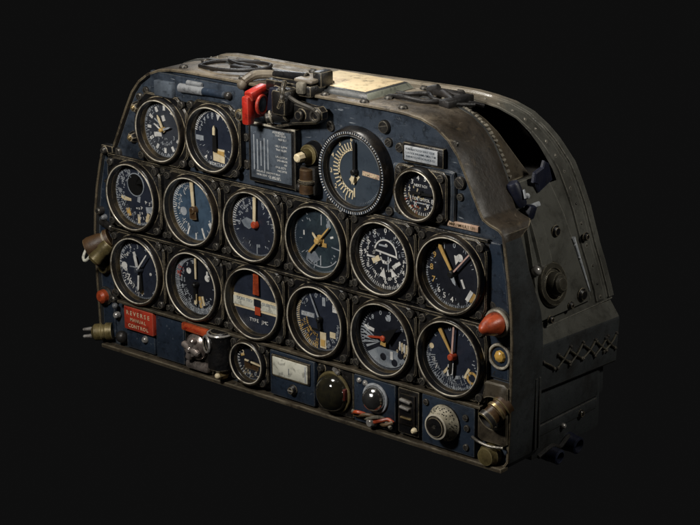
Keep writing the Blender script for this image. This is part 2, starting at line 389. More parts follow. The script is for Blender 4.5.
# right (and left) cheek plates, ledge and lower case
def XR(z): return lerpz([(z_, x_) for x_, z_ in HALF_R], z)
for sgn in (1, -1):
    b = MB()
    Z = [.92, .7, .45, .2, 0, -.2, -.4, -.6]
    def yl(z): return lerpz([(.92, .86), (.45, .80), (-.2, .78), (-.6, .70)], z)
    def yr(z): return lerpz([(.92, 1.42), (.45, 1.56), (-.2, 1.72), (-.6, 1.84)], z)
    rows = []
    for z in Z:
        x = XR(z)
        rows.append([(sgn*(x-.01), yl(z), z), (sgn*(x+.05), yl(z)+.02, z), (sgn*(x+.055), (yl(z)+yr(z))/2, z), (sgn*(x+.05), yr(z)-.03, z), (sgn*(x-.01), yr(z), z)])
    loft(b, rows, 'grey_side', False)
    b.raw(rows[0], [(0, 1, 2, 3, 4)], 'grey_side')
    ch = b.build('cheek_plate', sh)
    # pressed rib down the middle of the plate, highlight strip and screws
    b = MB(); rows = []
    for z in (.60, .56, .3, 0, -.05):
        x = XR(z)+.052; yc = .96+.1*(.6-z); d = 0 if z in (.60, -.05) else .035
        rows.append([(sgn*x, yc-.12, z), (sgn*(x+d), yc-.10, z), (sgn*(x+d), yc+.10, z), (sgn*x, yc+.12, z)])
    loft(b, rows, 'grey_side', False); b.build('pressed_rib', ch)
    b = MB()
    for (y, z, r) in ((1.30, .30, .075), (1.62, -.50, .085), (1.38, -.56, .05), (.98, -.62, .05), (1.84, .12, .055)):
        x = XR(z)+.05
        b = MB(); b.cyl((sgn*x, y, z), (sgn*(x+.05), y, z), r, r*.8, 'black', 12); b.build('fastener', ch)
    b = MB(); x = XR(.62)+.05  # pale ball and strip in place of the plate's bright highlight
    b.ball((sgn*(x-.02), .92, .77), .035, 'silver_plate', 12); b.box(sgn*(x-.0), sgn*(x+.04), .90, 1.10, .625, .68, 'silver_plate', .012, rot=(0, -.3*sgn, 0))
    b.build('plate_highlight', ch)
    b = MB(); b.ball((sgn*(XR(-.02)+.07), .83, -.03), .06, 'steel', 12); b.build('stud', ch)
    # pale tube modelled in place of the highlight line along the plate
    b = MB(); b.tube([(sgn*(XR(z)+.055), yr(z)-.02, z) for z in (.16, .1, -.1, -.3, -.5)], lambda t: .03-.02*t, 'silver_plate', 8); b.build('edge_highlight', ch)
    # stepped round cap
    b = MB(); x = XR(-.25)+.03; ax = (sgn, 0, .25)
    b.lathe((sgn*x, 1.09, -.25), ax, [(.26, -.05), (.26, .03), (.24, .06), (.18, .065), (.17, .045), (.14, .05), (.14, .11), (.12, .14), (.05, .15), (0, .15)], 'round_dark', 36)
    cap = b.build('round_cap', sh)
    b = MB(); b.lathe((sgn*(x+.03), 1.07, -.245), ax, [(.105, .09), (.10, .14), (.07, .17), (0, .175)], 'round_dark', 24); b.build('cap_button', cap)
    # ledge + skirt
    b = MB()
    pr = [(3.02, -.64), (3.10, -.66), (3.225, -.83), (3.23, -.86), (3.20, -1.38), (3.18, -1.405), (2.95, -1.405)]
    pl = []
    ys = [.68, .71, 1.2, 1.8, 2.30, 2.33]
    for i, y in enumerate(ys):
        k = .03 if i in (0, 5) else 0
        pl.append([(sgn*(x-k), y+.06*(z < -.7)*(i < 2), z-.02-.07*(y-.7)/1.6) for x, z in pr])
    loft(b, pl, 'dark_side', False)
    for q, f in enumerate(b.f):
        if min(b.v[i][2] for i in f) > -.965 and max(b.v[i][2] for i in f) > -.78: b.m[q] = b.mi('grey_side')
    b.raw(pl[0], [tuple(range(7))], 'dark_side'); b.raw(pl[-1], [tuple(range(7))], 'dark_side')
    sk = b.build('side_skirt', root)
    b = MB()   # zig-zag lacing wire
    for k, yc in enumerate((.90, 1.18, 1.44, 1.70, 1.96, 2.14)):
        for q in (((-.12, .08, .12, -.10), (-.12, -.09, .12, .09)) if k else ((-.10, .05, .12, -.10),)):
            pts = []
            for t in (0, .5, 1):
                z = -1.10-.02*k+q[1]+(q[3]-q[1])*t; x = 3.23-.03*(-.86-z)/.52+.012+.012*(t == .5)
                pts.append((sgn*x, yc+q[0]+(q[2]-q[0])*t+random.uniform(-.015, .015), z+random.uniform(-.012, .012)))
            b.tube(pts, .012, 'lace_dark', 6)
            for p in (pts[0], pts[-1]): b.ball((p[0], p[1], p[2]), .024, 'screw', 8)
    b.build('lacing', sk)
    # lower case
    b = MB(); b.box(sgn*2.4, sgn*3.1, .78, 2.14, -2.29, -1.38, 'dark_side', .03); b.box(sgn*2.6, sgn*3.05, 2.12, 2.28, -1.9, -1.38, 'dark_side', .02)
    lc = b.build('lower_case', root)
    b = MB(); b.box(sgn*3.09, sgn*3.125, .84, 2.06, -1.86, -1.44, 'dark_side', .012); b.box(sgn*3.09, sgn*3.115, .84, 2.06, -2.02, -1.89, 'dark_side', .012)
    b.build('cover_plate', lc)
    b = MB(); b.ball((sgn*3.125, 1.36, -2.03), .035, 'steel', 10); b.build('stud', lc)
    b = MB(); b.cyl((sgn*3.1, 1.72, -1.99), (sgn*3.15, 1.72, -1.99), .05, .045, 'black', 12); b.build('fastener', lc)
    for (y, z, r) in ((1.12, -2.27, .10), (1.50, -2.25, .115)):
        b = MB(); b.lathe((sgn*2.92, y, z), (sgn, 0, -.12), [(0, -.2), (r, -.2), (r, .2), (r*.92, .23), (r*.9, .33), (r*.7, .34), (r*.65, .26), (0, .26)], 'blue_cloth', 20)
        b.build('cable_connector', lc)
    b = MB(); b.tube([(sgn*3.1, .9, -2.27), (sgn*3.13, 1.12, -2.2), (sgn*3.12, 1.3, -2.27), (sgn*3.13, 1.46, -2.19), (sgn*3.1, 1.66, -2.27)], .03, 'dark_void', 8); b.build('cable', lc)
    # dark strip put in as shade for the gap behind the frame
    b = MB(); b.box(sgn*3.10, sgn*3.20, .62, .78, -2.1, -.7, 'dark_void', .02); b.build('gap_shade', frame)
    # vertical ribs on the frame side
    b = MB(); b.box(sgn*3.29, sgn*3.335, .50, .535, -2.0, -1.15, 'dark_side', .008); b.box(sgn*3.29, sgn*3.335, .57, .60, -2.0, -1.15, 'dark_side', .008); b.build('side_rib', frame)
# base plate under everything
b = MB(); b.box(-2.4, 2.4, .2, 1.9, -2.2, -.75, 'dark_void', .02); b.build('inner_chassis', root)
# blue parts inside and beside the opening
b = MB(); b.prism([(0, 0), (.32, -.02), (.34, .24), (.27, .33), (.2, .27), (.03, .30), (-.05, .2), (.02, .12)], 0, .05, 'blue_cloth', .015)
o = b.build('blue_bracket', sh, (2.875, 1.14, .76)); o.scale = (.85, .85, .85); o.rotation_euler = (math.radians(0), math.radians(-24), math.radians(90))
b = MB(); b.lathe((2.90, .76, .70), (-.25, -.30, 1), [(0, 0), (.065, 0), (.075, .02), (.075, .26), (.06, .29), (0, .29)], 'blue_cloth', 16)
b.box(2.90, 3.0, .78, .92, .54, .70, 'blue_cloth', .03, rot=(-.25, .15, 0)); b.box(2.955, 2.97, .72, .75, .80, .90, 'silver_plate', .004, rot=(0, -.25, 0)); b.build('blue_sleeve', sh)

# ------------------------------------------------------------------ top deck
TZ = 1.715
b = MB(); b.box(-1.62, 1.62, .79, 1.02, TZ-.03, TZ+.012, 'beige', .01)
b.build('top_plate', root)
b = MB()
prf = [(-.0, 0), (.06, .11), (.09, .125)]
x0, x1, y0, y1 = .02, 1.18, .20, 1.02
vs = []; 
for (i_, h) in ((0, 0), (.05, .062), (.07, .070)):
    vs += [(x0+i_, y0+i_*.8, TZ+.02+h), (x1-i_, y0+i_*.8, TZ+.02+h), (x1-i_, y1-i_*.8, TZ+.02+h), (x0+i_, y1-i_*.8, TZ+.02+h)]
fs = [(r*4+k, r*4+(k+1) % 4, r*4+4+(k+1) % 4, r*4+4+k) for r in (0, 1) for k in range(4)]+[(8, 9, 10, 11)]
b.raw(vs, [f for f in fs if f != (1, 2, 6, 5)], 'dark_side'); b.raw(vs, [(1, 2, 6, 5)], 'greenish'); dk = b.build('raised_cover', root)  # dark slopes put shade into the cover's colour, right slope stays greenish
b = MB(); b.box(x0+.085, x1-.09, y0+.07, y1-.07, TZ+.08, TZ+.097, 'cream', .006); b.build('cream_panel', dk)
scr = MB(); scr.lathe((0, 0, 0), (0, 0, 1), [(0, .022), (.035, .02), (.05, .008), (.055, -.01)], 'screw', 14); scr.box(-.04, .04, -.006, .006, .018, .026, 'dark_void', 0)
ts = scr.build('deck_screw', root, (1.2, .12, TZ+.03))
for (x, y) in ((1.72, .16), (.62, .12), (-.7, .16), (-1.3, .3), (-1.75, .6), (1.75, 1.15), (1.3, 1.06), (-.3, .95), (-1.2, .93), (1.30, .42), (-1.7, .18), (-.35, .55)):
    dup(ts, root, (x, y, TZ+.03))
def clump(name, pts_list, r, m, parent):
    b = MB()
    for p in pts_list: b.tube(p, r, m, 8)
    return b.build(name, parent)
z = TZ+.038
b = MB(); b.box(1.55, 1.95, .88, 1.0, TZ+.0, TZ+.085, 'cable_black', .02); b.box(1.9, 2.05, .55, 1.02, TZ-.02, TZ+.07, 'cable_black', .02); b.cyl((1.45, .95, z), (1.60, .95, z+.05), .055, .05, 'cable_black', 14)
b.cyl((1.7, .9, z+.02), (1.98, .72, z), .045, .04, 'cable_black', 14)
lk = b.build('cable_latch', root)
clump('cable', [[(1.22, .52, z-.02), (1.5, .45, z+.02), (1.75, .50, z), (1.9, .62, z), (2.02, .90, z-.04), (2.16, 1.05, z-.09)], [(1.3, .60, z), (1.45, .62, z+.02), (1.62, .72, z+.03), (1.8, .6, z+.02), (2.0, .66, z-.02), (2.12, .92, z-.06)]], .026, 'cable_black', lk)
b = MB()
b.tube([(-1.55, .30, z), (-1.2, .22, z+.02), (-.9, .30, z+.03), (-.72, .55, z+.03), (-.85, .80, z+.02), (-1.15, .88, z), (-1.5, .72, z), (-1.6, .48, z), (-1.55, .30, z)], .023, 'cable_black', 8)
b.box(-1.25, -.95, .50, .72, TZ+.01, TZ+.06, 'cable_black', .02); b.tube([(-1.5, .75, z), (-1.2, .6, z+.02), (-.9, .62, z+.02), (-.7, .45, z)], .024, 'cable_black', 8)
b.build('carry_strap', root)
b = MB(); b.box(-1.55, -1.25, .92, 1.0, TZ+.005, TZ+.025, 'brown', .008); b.box(-.2, .02, .94, 1.0, TZ+.01, TZ+.03, 'brown', .01); b.build('deck_strip', root)

# ------------------------------------------------------------------ gauges
def holed(b, cx, cz, hw, hh, ch, r, y0, y1, m, seg=64, bev=.014):
    def outer(g, e):
        c, s_ = math.cos(g), math.sin(g); w = hw-e; h = hh-e; q = ch+e*.0
        t = min(w/abs(c) if abs(c) > 1e-6 else 9, h/abs(s_) if abs(s_) > 1e-6 else 9, (w+h-q)/(abs(c)+abs(s_)))
        return (cx+c*t, cz+s_*t)
    A = []; 
    for k in range(seg):
        g = 2*PI*(k+.5)/seg
        A.append(g)
    loops = [[(cx+r*math.cos(g), y1, cz+r*math.sin(g)) for g in A], [(cx+r*math.cos(g), y0, cz+r*math.sin(g)) for g in A],
             [(outer(g, bev)[0], y0, outer(g, bev)[1]) for g in A], [(outer(g, 0)[0], y0+bev, outer(g, 0)[1]) for g in A], [(outer(g, 0)[0], y1, outer(g, 0)[1]) for g in A]]
    loft(b, loops, m)
def pol(a, r): a = math.radians(a); return (math.sin(a)*r, math.cos(a)*r)
def rect_at(b, x, z, w, h, ang, y, m, t=.006):
    c, s_ = math.cos(ang), math.sin(ang)
    b.flat([(x+px*c-pz*s_, z+px*s_+pz*c) for px, pz in ((-w/2, -h/2), (w/2, -h/2), (w/2, h/2), (-w/2, h/2))], y, m, t)
def arc(b, cx, cz, r0, r1, a0, a1, y, m, n=20, t=.006):
    for k in range(n):
        p = a0+(a1-a0)*k/n; q = a0+(a1-a0)*(k+1)/n
        A = [pol(p, r0), pol(p, r1), pol(q, r1), pol(q, r0)]
        b.flat([(cx+u, cz+v) for u, v in A], y, m, t)
scm = MB(); scm.lathe((0, 0, 0), (0, -1, 0), [(.05, -.02), (.05, .012), (.042, .024), (0, .028)], 'screw', 14); scm.box(-.036, .036, -.032, -.027, -.006, .006, 'dark_void', 0)
SCREW = None
def screw_at(parent, x, y, z, name='screw', sc_=1.0, rot=None):
    global SCREW
    if SCREW is None: o = SCREW = scm.build(name, parent, (x, y, z))
    else: o = dup(SCREW, parent, (x, y, z)); o.name = name
    o.scale = (sc_,)*3; o.rotation_euler = (0, rot if rot is not None else random.uniform(0, 3), 0)
    return o
def needle(b, cx, cz, R, a, tail, ln, w0, w1, y, m, tip=.12):
    d = Vector(pol(a, 1)); p = Vector((d.y, -d.x)); c = Vector((cx, cz))
    A = c-d*tail*R; B = c+d*(ln-tip)*R; T = c+d*ln*R
    b.flat([tuple(A-p*w0*R), tuple(A+p*w0*R), tuple(B+p*w1*R), tuple(T), tuple(B-p*w1*R)], y, m, .012)

def gauge(x, z, r, label, face, marks, needles, flange=(.475, .455, .12), yf=.015, lip=-.045, hub=None, screws=True, rec=.118, ring=None, seed=1, name='gauge'):
    rnd = random.Random(seed*31+5); x += -.8*lip; z += -.45*lip  # centre slid along the line of sight with lip depth, keeping its image position
    b = MB()
    if flange: holed(b, x, z, flange[0], flange[1], flange[2], r*.98, yf, .125, 'black')
    # dark rounded bezel and its sloping inner wall
    ri = r*.985
    pr = [(r+.036, yf+.01-lip), (r+.034, .004), (r+.028, -.012), (r+.020, -.019), (r+.006, -.014)]
    b.lathe((x, lip, z), (0, -1, 0), [(q[0], -q[1]) for q in pr], 'bezel_black', 56)
    g = b.build(name, root, label=label)
    b = MB()
    b.lathe((x, lip, z), (0, -1, 0), [(r+.010, .014), (r+.001, .011), (r*.975, -rec*.5), (r*.965, -rec*.52), (r*.955, -rec*.95), (r*.93, -rec-.004)], ['lip', 'bezel_black', 'bezel_black', 'bezel_wall', 'bezel_wall'], 56); b.build('bezel', g)
    b = MB(); b.torus((x, lip-.014, z), (0, -1, 0), r+.001, .0080, ring or 'lip', 64, 8); b.build('rim', g)
    # face with its printed marks, plus painted smears and glow
    yd = lip+rec; R = r*.945; b = MB()
    nseg = 56; b.raw([(x+R*math.cos(2*PI*k/nseg), yd, z+R*math.sin(2*PI*k/nseg)) for k in range(nseg)], [tuple(range(nseg))], face)
    if face != 'dial_steel' and hub is not None or seed in (2, 5, 9): marks = marks+[('ticks', 3, 357, 119, .945, .985, .010, SW), ('specks', 26, .66, .9, 0, 360, SW)]
    for mk in marks:
        k = mk[0]
        if k == 'ticks':
            _, a0, a1, n_, r0, r1, w, m = mk
            for i in range(n_):
                a = a0+(a1-a0)*i/max(1, n_-1); rm = (r0+r1)/2*R; u, v = pol(a, rm)
                rect_at(b, x+u, z+v, w*R, (r1-r0)*R, -math.radians(a), yd, m)
        elif k == 'nums':
            _, lst, rr_, sz, m = mk
            for a, ch in lst:
                u, v = pol(a, rr_*R); text(b, ch, x+u, z+v, yd, sz*R*.86, m)
        elif k == 'rect': rect_at(b, x+mk[1]*R, z+mk[2]*R, mk[3]*R, mk[4]*R, math.radians(mk[5]), yd-(mk[7] if len(mk) > 7 else 0), mk[6])
        elif k == 'disc':
            arc(b, x+mk[1]*R, z+mk[2]*R, 0.0001, mk[3]*R, 0, 360, yd-(mk[5] if len(mk) > 5 else 0), mk[4], 20, .004)
        elif k == 'arc': arc(b, x+mk[1]*R, z+mk[2]*R, mk[3]*R, mk[4]*R, mk[5], mk[6], yd, mk[7])
        elif k == 'tri':
            a, rr_, s_ = mk[1:4]; d = Vector(pol(a, 1)); p = Vector((d.y, -d.x)); c = Vector((x, z))+d*rr_*R
            b.flat([tuple(c-d*s_*R), tuple(c+d*s_*R*.6+p*s_*R*.7), tuple(c+d*s_*R*.6-p*s_*R*.7)], yd, mk[4])
        elif k == 'poly': b.flat([(x+p[0]*R, z+p[1]*R) for p in mk[1]], yd-(mk[3] if len(mk) > 3 else 0), mk[2])
        elif k == 'scrib': scrib(b, x+mk[1]*R, x+mk[2]*R, z+mk[3]*R, mk[4]*R, yd-(mk[6] if len(mk) > 6 else 0), mk[5], rnd)
        elif k == 'word':
            for i, ch in enumerate(mk[1]):
                if ch != ' ': text(b, ch, x+(mk[2]+i*mk[4]*.62)*R, z+mk[3]*R, yd-(mk[6] if len(mk) > 6 else 0), mk[4]*R, mk[5])
        elif k == 'specks':
            _, n_, r0, r1, a0, a1, m = mk
            rings = [r0+(r1-r0)*q for q in (.06, .36, .66, .94)]
            for i in range(n_):
                a = round(rnd.uniform(a0, a1)/5)*5; rr_ = rnd.choice(rings); u, v = pol(a, rr_*R); h = rnd.choice((.04, .05, .07, .10))*R
                if rnd.random() < .22: text(b, rnd.choice('0123456789'), x+u, z+v, yd, .14*R, m)
                else: rect_at(b, x+u, z+v, rnd.choice((.013, .017, .024))*R, h, -math.radians(a), yd-.0006*(i % 5), m)
    b.build('dial_face', g)
    for i, nd in enumerate(needles):
        b = MB(); needle(b, x, z, R, *nd[:5], yd-.03-.014*i, nd[5], nd[6] if len(nd) > 6 else .1); b.build('needle', g)
    if hub:
        b = MB(); b.cyl((x, yd-.002, z), (x, yd-.05-.014*len(needles), z), hub[0]*R, hub[0]*R*.8, hub[1], 18, .01); b.build('needle_hub', g)
    if screws and flange:
        for sx in (-1, 1):
            for sz_ in (-1, 1):
                screw_at(g, x+sx*(flange[0]-.075), yf-.004, z+sz_*(flange[1]-.075))
    return g
W, SW, IV, GO = 'white', 'soft_white', 'ivory', 'gold'
def clock(r=.74, sz=.30, lst=range(1, 13), m=W): return ('nums', [(30*k, str(k)) for k in lst], r, sz, m)
def nums(a0, a1, seq, r=.72, sz=.28, m=W):
    n_ = len(seq); return ('nums', [(a0+(a1-a0)*i/(n_-1), s_) for i, s_ in enumerate(seq)], r, sz, m)

# upper row
gauge(-1.99, .93, .375, 'clock dial with chunky white hour marks, at the end of the top row', 'dial_slate',
      [('ticks', 0, 354, 60, .88, .97, .022, SW), ('ticks', 0, 330, 12, .66, .84, .10, W), ('rect', -.34, -.22, .36, .16, 8, W, .002), ('rect', -.05, .38, .14, .2, 20, W),
       nums(120, 240, '345678', .52, .24, SW), ('specks', 60, .3, .95, 150, 330, SW), ('rect', -.36, .24, .3, .05, -30, SW)],
      [(-28, .1, .55, .05, .04, IV), (70, .1, .45, .05, .03, SW), (-60, .0, .4, .02, .02, W)], flange=(.435, .44, .16), hub=(.09, 'gold'), seed=1)
gauge(-1.11, .96, .385, 'navy dial with a cream square at its lower middle and white triangles', 'dial_navy',
      [nums(-75, -12, ['0', '2', '4', '6', '8'], .76, .26, SW), ('ticks', -80, -10, 16, .88, .98, .025, W), ('tri', 8, .72, .13, W), ('tri', 36, .84, .10, W), ('tri', 74, .86, .10, W), ('tri', 100, .86, .08, W),
       ('rect', -.76, -.10, .34, .16, 0, SW, .002), ('tri', 215, .86, .09, W), ('poly', [(-.16, -.36), (.36, -.36), (.36, -.82), (-.16, -.78)], 'ivory', .002),
       ('poly', [(.02, -.42), (.36, -.42), (.36, -.58), (.02, -.52)], 'gold', .009), ('scrib', -.35, .55, -.95, .10, W), ('ticks', 150, 215, 12, .90, .97, .02, SW)],
      [(2, .45, .42, .09, .07, 'needle_black'), (2, -.12, .44, .05, .05, IV)], flange=(.435, .44, .16), hub=None, seed=2)
big = gauge(1.11, .93, .425, 'largest dial, blue grey face with a cream arc scale, in a white dotted ring', 'dial_steel',
      [('arc', 0, 0, .60, .66, 190, 350, IV), ('ticks', 190, 355, 21, .62, .84, .035, IV), nums(205, 350, ['1', '2', '3', '4', '5', '6'], .92, .22, IV),
       ('rect', .55, -.02, .62, .13, -4, 'tag_tan', .001), ('scrib', .26, .86, -.07, .10, IV, .008), ('rect', -.06, -.62, .04, .26, 0, IV), ('rect', .02, -.22, .26, .09, 50, IV), ('rect', -.14, -.30, .22, .09, -40, IV),
       ('ticks', 10, 170, 41, .90, .95, .012, 'dial_haze')],
      [(0, -.02, .92, .05, .045, 'needle_black'), (188, -.12, .36, .06, .05, IV)], flange=None, hub=(.10, 'needle_black'), rec=.075, ring='plate_blue', seed=3, lip=-.01)
b = MB()   # thick outer ring, raised on the panel
b.lathe((1.11, 0, .93), (0, -1, 0), [(.425, -.02), (.43, .012), (.440, .022), (.478, .022), (.492, .010), (.51, -.05), (.52, -.115)], ['plate_blue', 'plate_blue', 'plate_blue', 'bezel_black', 'bezel_black', 'bezel_black'], 64); b.build('outer_ring', big)
b = MB()
for k in range(90):
    a = k*4; u, v = pol(a, .460); rect_at(b, 1.11+u, .93+v, .008 if k % 5 else .013, .030, -math.radians(a), -.023, W if (k*7) % 11 < 8 else SW, .003)
b.build('ring_scale', big)
for a in (48, 130, 225, 318): u, v = pol(a, .60); screw_at(big, 1.11+u, .118, .93+v, sc_=1.1)
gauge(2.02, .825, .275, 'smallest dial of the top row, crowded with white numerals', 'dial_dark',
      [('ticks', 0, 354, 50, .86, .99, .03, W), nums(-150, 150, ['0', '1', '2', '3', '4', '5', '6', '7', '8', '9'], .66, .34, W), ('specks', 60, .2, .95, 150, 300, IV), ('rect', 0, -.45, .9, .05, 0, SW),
       ('scrib', -.5, .5, -.36, .14, W), ('scrib', -.4, .4, .24, .12, W), ('specks', 24, .5, .98, 195, 250, 'orange')],  # orange specks paint the glow at the lower left of the face
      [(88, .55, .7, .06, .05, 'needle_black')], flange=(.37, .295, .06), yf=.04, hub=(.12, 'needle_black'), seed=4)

# middle row
Z2 = 0.0; Z3 = -.963
X = [-2.53, -1.505, -.49, .52, 1.505, 2.48]
gauge(X[0], Z2, .415, 'near black dial with a round black disc at its upper part', 'dial_navy',
      [('ticks', 0, 357, 72, .90, .98, .02, SW), ('disc', -.05, .34, .36, 'needle_black', .001), ('arc', -.05, .34, .355, .39, 0, 360, 'dial_haze'), nums(-120, 40, ['7', '8', '9', '0', '1', '2'], .78, .26, SW), ('tri', 40, .82, .13, IV), ('tri', 62, .84, .10, IV),
       ('rect', .80, -.26, .13, .26, 0, W), ('poly', [(-.72, -.10), (-.28, -.16), (-.28, -.24), (-.6, -.26), (-.74, -.2)], 'ivory'), ('rect', -.42, -.62, .16, .26, 20, 'gold'), ('rect', .05, -.78, .10, .3, 0, 'ivory'),
       ('rect', .45, -.68, .12, .3, -20, 'ivory'), ('rect', .55, -.40, .30, .2, 10, SW), ('rect', .08, -.12, .12, .2, -10, SW), ('specks', 90, .6, .95, 190, 345, SW), ('specks', 20, .4, .95, 100, 200, W)],
      [], seed=5)
gauge(X[1], Z2, .415, 'pale blue dial with one long cream needle pointing up from a brown hub', 'dial_blue',
      [('ticks', -150, -15, 30, .86, .97, .02, W), ('ticks', 10, 60, 10, .84, .96, .03, SW), nums(-150, -20, ['1', '2', '3', '4', '5', '6', '7'], .70, .20, SW), ('disc', -.52, -.14, .14, 'soft_white', .001), ('specks', 30, .6, .95, 200, 330, W),
       ('rect', -.32, -.72, .06, .3, -20, W), ('rect', .0, -.86, .05, .2, 0, W), ('rect', .32, -.72, .06, .34, 20, W), ('rect', .66, -.45, .12, .26, 30, W), ('rect', .80, -.34, .05, .2, 30, W)],
      [(-4, .05, .94, .055, .065, IV, .05), (176, -.05, .30, .13, .14, 'brown', .02)], hub=(.14, 'brown'), seed=6)
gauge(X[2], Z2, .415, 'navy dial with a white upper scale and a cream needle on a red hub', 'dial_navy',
      [('ticks', -100, 85, 40, .86, .97, .022, W), nums(-95, -20, ['0', '5', '0', '5'], .70, .22, SW), nums(25, 85, ['0', '5', '0'], .70, .22, SW), ('poly', [(-.62, .02), (-.4, .16), (-.12, .1), (-.1, -.08), (-.3, -.2), (-.5, -.14)], 'dial_haze'),  # pale patch paints a reflection smear left of the hub
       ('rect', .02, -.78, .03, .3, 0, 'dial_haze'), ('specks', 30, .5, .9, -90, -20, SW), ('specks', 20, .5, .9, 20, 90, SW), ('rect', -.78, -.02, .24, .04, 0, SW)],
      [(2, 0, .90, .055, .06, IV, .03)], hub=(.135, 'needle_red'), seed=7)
gauge(X[3], Z2, .42, 'dark teal dial with a gold cross hand and few white marks', 'dial_teal',
      [('rect', .62, -.16, .36, .03, -8, SW), ('rect', .46, .16, .12, .06, 20, W), ('rect', .34, .56, .10, .30, 10, SW), ('rect', .06, .58, .04, .24, 0, SW), ('rect', -.62, .12, .05, .14, 0, W), ('rect', .02, -.62, .04, .30, 0, SW),
       ('disc', 0, .0, .16, 'gold', .001), ('rect', .12, -.12, .3, .12, 0, 'gold', .006), ('disc', .34, .48, .09, 'soft_white', .004), ('poly', [(-.5, -.45), (-.2, -.38), (0, -.6), (-.3, -.8), (-.55, -.7)], 'dial_haze')  , ('arc', 0, 0, .80, .83, 130, 215, SW)],
      [(42, .55, .66, .032, .022, GO, .1), (-40, .12, .3, .035, .03, 'ivory', .05)], hub=(.12, 'gold'), seed=8)
gauge(X[4], Z2, .415, 'black dial packed with white lines, a half circle at its upper half', 'dial_dark',
      [('ticks', 0, 357, 90, .90, .99, .018, W), nums(0, 330, ['0', '1', '2', '3', '4', '5', '6', '7', '8', '9', '6', '5'], .76, .24, W), ('arc', 0, .08, .38, .425, -92, 92, W), ('rect', 0, .08, .86, .05, -6, W), ('rect', -.10, .30, .3, .05, 0, SW), ('disc', .02, .32, .05, W),
       ('rect', -.36, -.16, .3, .16, 30, 'ivory'), ('rect', .40, -.2, .34, .10, 35, W), ('tri', 190, .55, .18, W), ('tri', 150, .55, .15, W), ('rect', -.55, -.1, .3, .05, 0, W), ('rect', .1, -.2, .05, .4, 0, SW), ('specks', 130, .15, .95, 90, 300, W), ('specks', 50, .5, .95, -80, 80, SW)],
      [], seed=9)
gauge(X[5], Z2, .425, 'navy black dial with a thick gold hand to eleven, upper of the end column', 'dial_dark',
      [('nums', [(30*k, str(k) if k else '0') for k in (0, 1, 11)], .78, .24, SW), ('nums', [(300, '9'), (272, '8'), (246, '7')], .78, .28, 'gold'), ('nums', [(222, '6'), (205, '5'), (185, '4')], .78, .26, W), ('rect', .52, -.56, .34, .12, 60, W), ('rect', .64, -.60, .3, .10, 60, 'gold'), ('disc', .18, .46, .11, W), ('tri', 12, .40, .16, W),
       ('disc', .88, -.3, .07, W), ('ticks', 120, 300, 46, .92, .99, .02, SW), ('ticks', -50, 20, 16, .90, .98, .02, SW), ('rect', .3, -.26, .07, .26, 24, W)],
      [(-32, .0, .90, .035, .062, GO, .08), (42, -.06, .98, .022, .02, 'pink', .05), (150, -.1, .34, .06, .05, 'soft_white', .1)], hub=(.12, 'needle_black'), seed=10)

# lower row
gauge(X[0]+.02, Z3, .42, 'navy dial with a white tipped black hand pointing down and bold white numerals on one side', 'dial_navy',
      [('ticks', -75, 60, 24, .86, .96, .03, SW), nums(-40, 20, ['2', '3', '4'], .72, .22, SW), ('nums', [(262, '8'), (225, '6'), (236, '7')], .72, .38, W), ('disc', -.78, -.04, .13, W), ('rect', -.28, .42, .10, .2, 30, W), ('disc', .42, -.1, .05, W), ('rect', .66, -.62, .08, .4, -24, W), ('rect', -.35, .0, .36, .035, 4, SW), ('specks', 50, .7, .95, 180, 330, W), ('rect', .0, -.78, .12, .12, 0, 'gold')],
      [(178, .1, .78, .06, .075, 'needle_black', .05), (184, -.2, .7, .03, .03, W, .05), (-16, -.1, .55, .05, .05, W, .1), (38, -.06, .78, .03, .02, W, .06)], hub=(.11, 'dial_slate'), seed=11)
gauge(X[1], Z3+.01, .42, 'black dial with dense ticks round one side, a white needle up and two white dots', 'dial_dark',
      [('ticks', 150, 360, 60, .80, .97, .02, SW), nums(165, 345, ['0', '1', '2', '3', '4', '5', '6', '7', '8'], .70, .20, SW), ('disc', -.38, .36, .10, W), ('disc', .42, .26, .11, W), ('rect', .42, .4, .06, .16, 0, W), ('rect', .10, -.58, .12, .36, 15, 'gold'), ('rect', .22, -.52, .08, .3, 15, 'ivory'), ('specks', 80, .55, .95, 130, 290, SW), ('specks', 12, .7, .9, 270, 300, 'red'), ('ticks', 95, 150, 12, .84, .97, .03, W)],
      [(0, -.18, .88, .03, .035, IV, .05), (180, -.30, .66, .05, .05, IV, .05), (180, .1, .5, .04, .04, 'needle_black', .05)], hub=(.08, 'needle_black'), seed=12)
tg = gauge(X[2], Z3, .43, 'navy dial with a cream band across it and a red upright pointer', 'dial_navy',
      [('rect', -.02, -.12, 1.92, .42, 0, 'ivory', .001), ('rect', -.02, -.12, 1.92, .26, 0, 'window_white', .008), ('scrib', -.82, -.2, -.08, .10, 'dial_haze', .015), ('scrib', .2, .85, -.08, .10, 'dial_haze', .015), ('rect', .02, -.25, .22, .34, 0, 'needle_red', .018), ('rect', .02, -.04, .26, .22, 0, 'dial_dark', .024),
       ('word', 'TYPE JMC', -.30, -.62, .15, W), ('disc', -.16, .84, .07, 'pink'), ('disc', .28, .78, .06, 'pink'), ('rect', .04, .86, .3, .10, 0, 'needle_red')],
      [(1, -.22, .92, .12, .10, 'orange', .03)], seed=13)
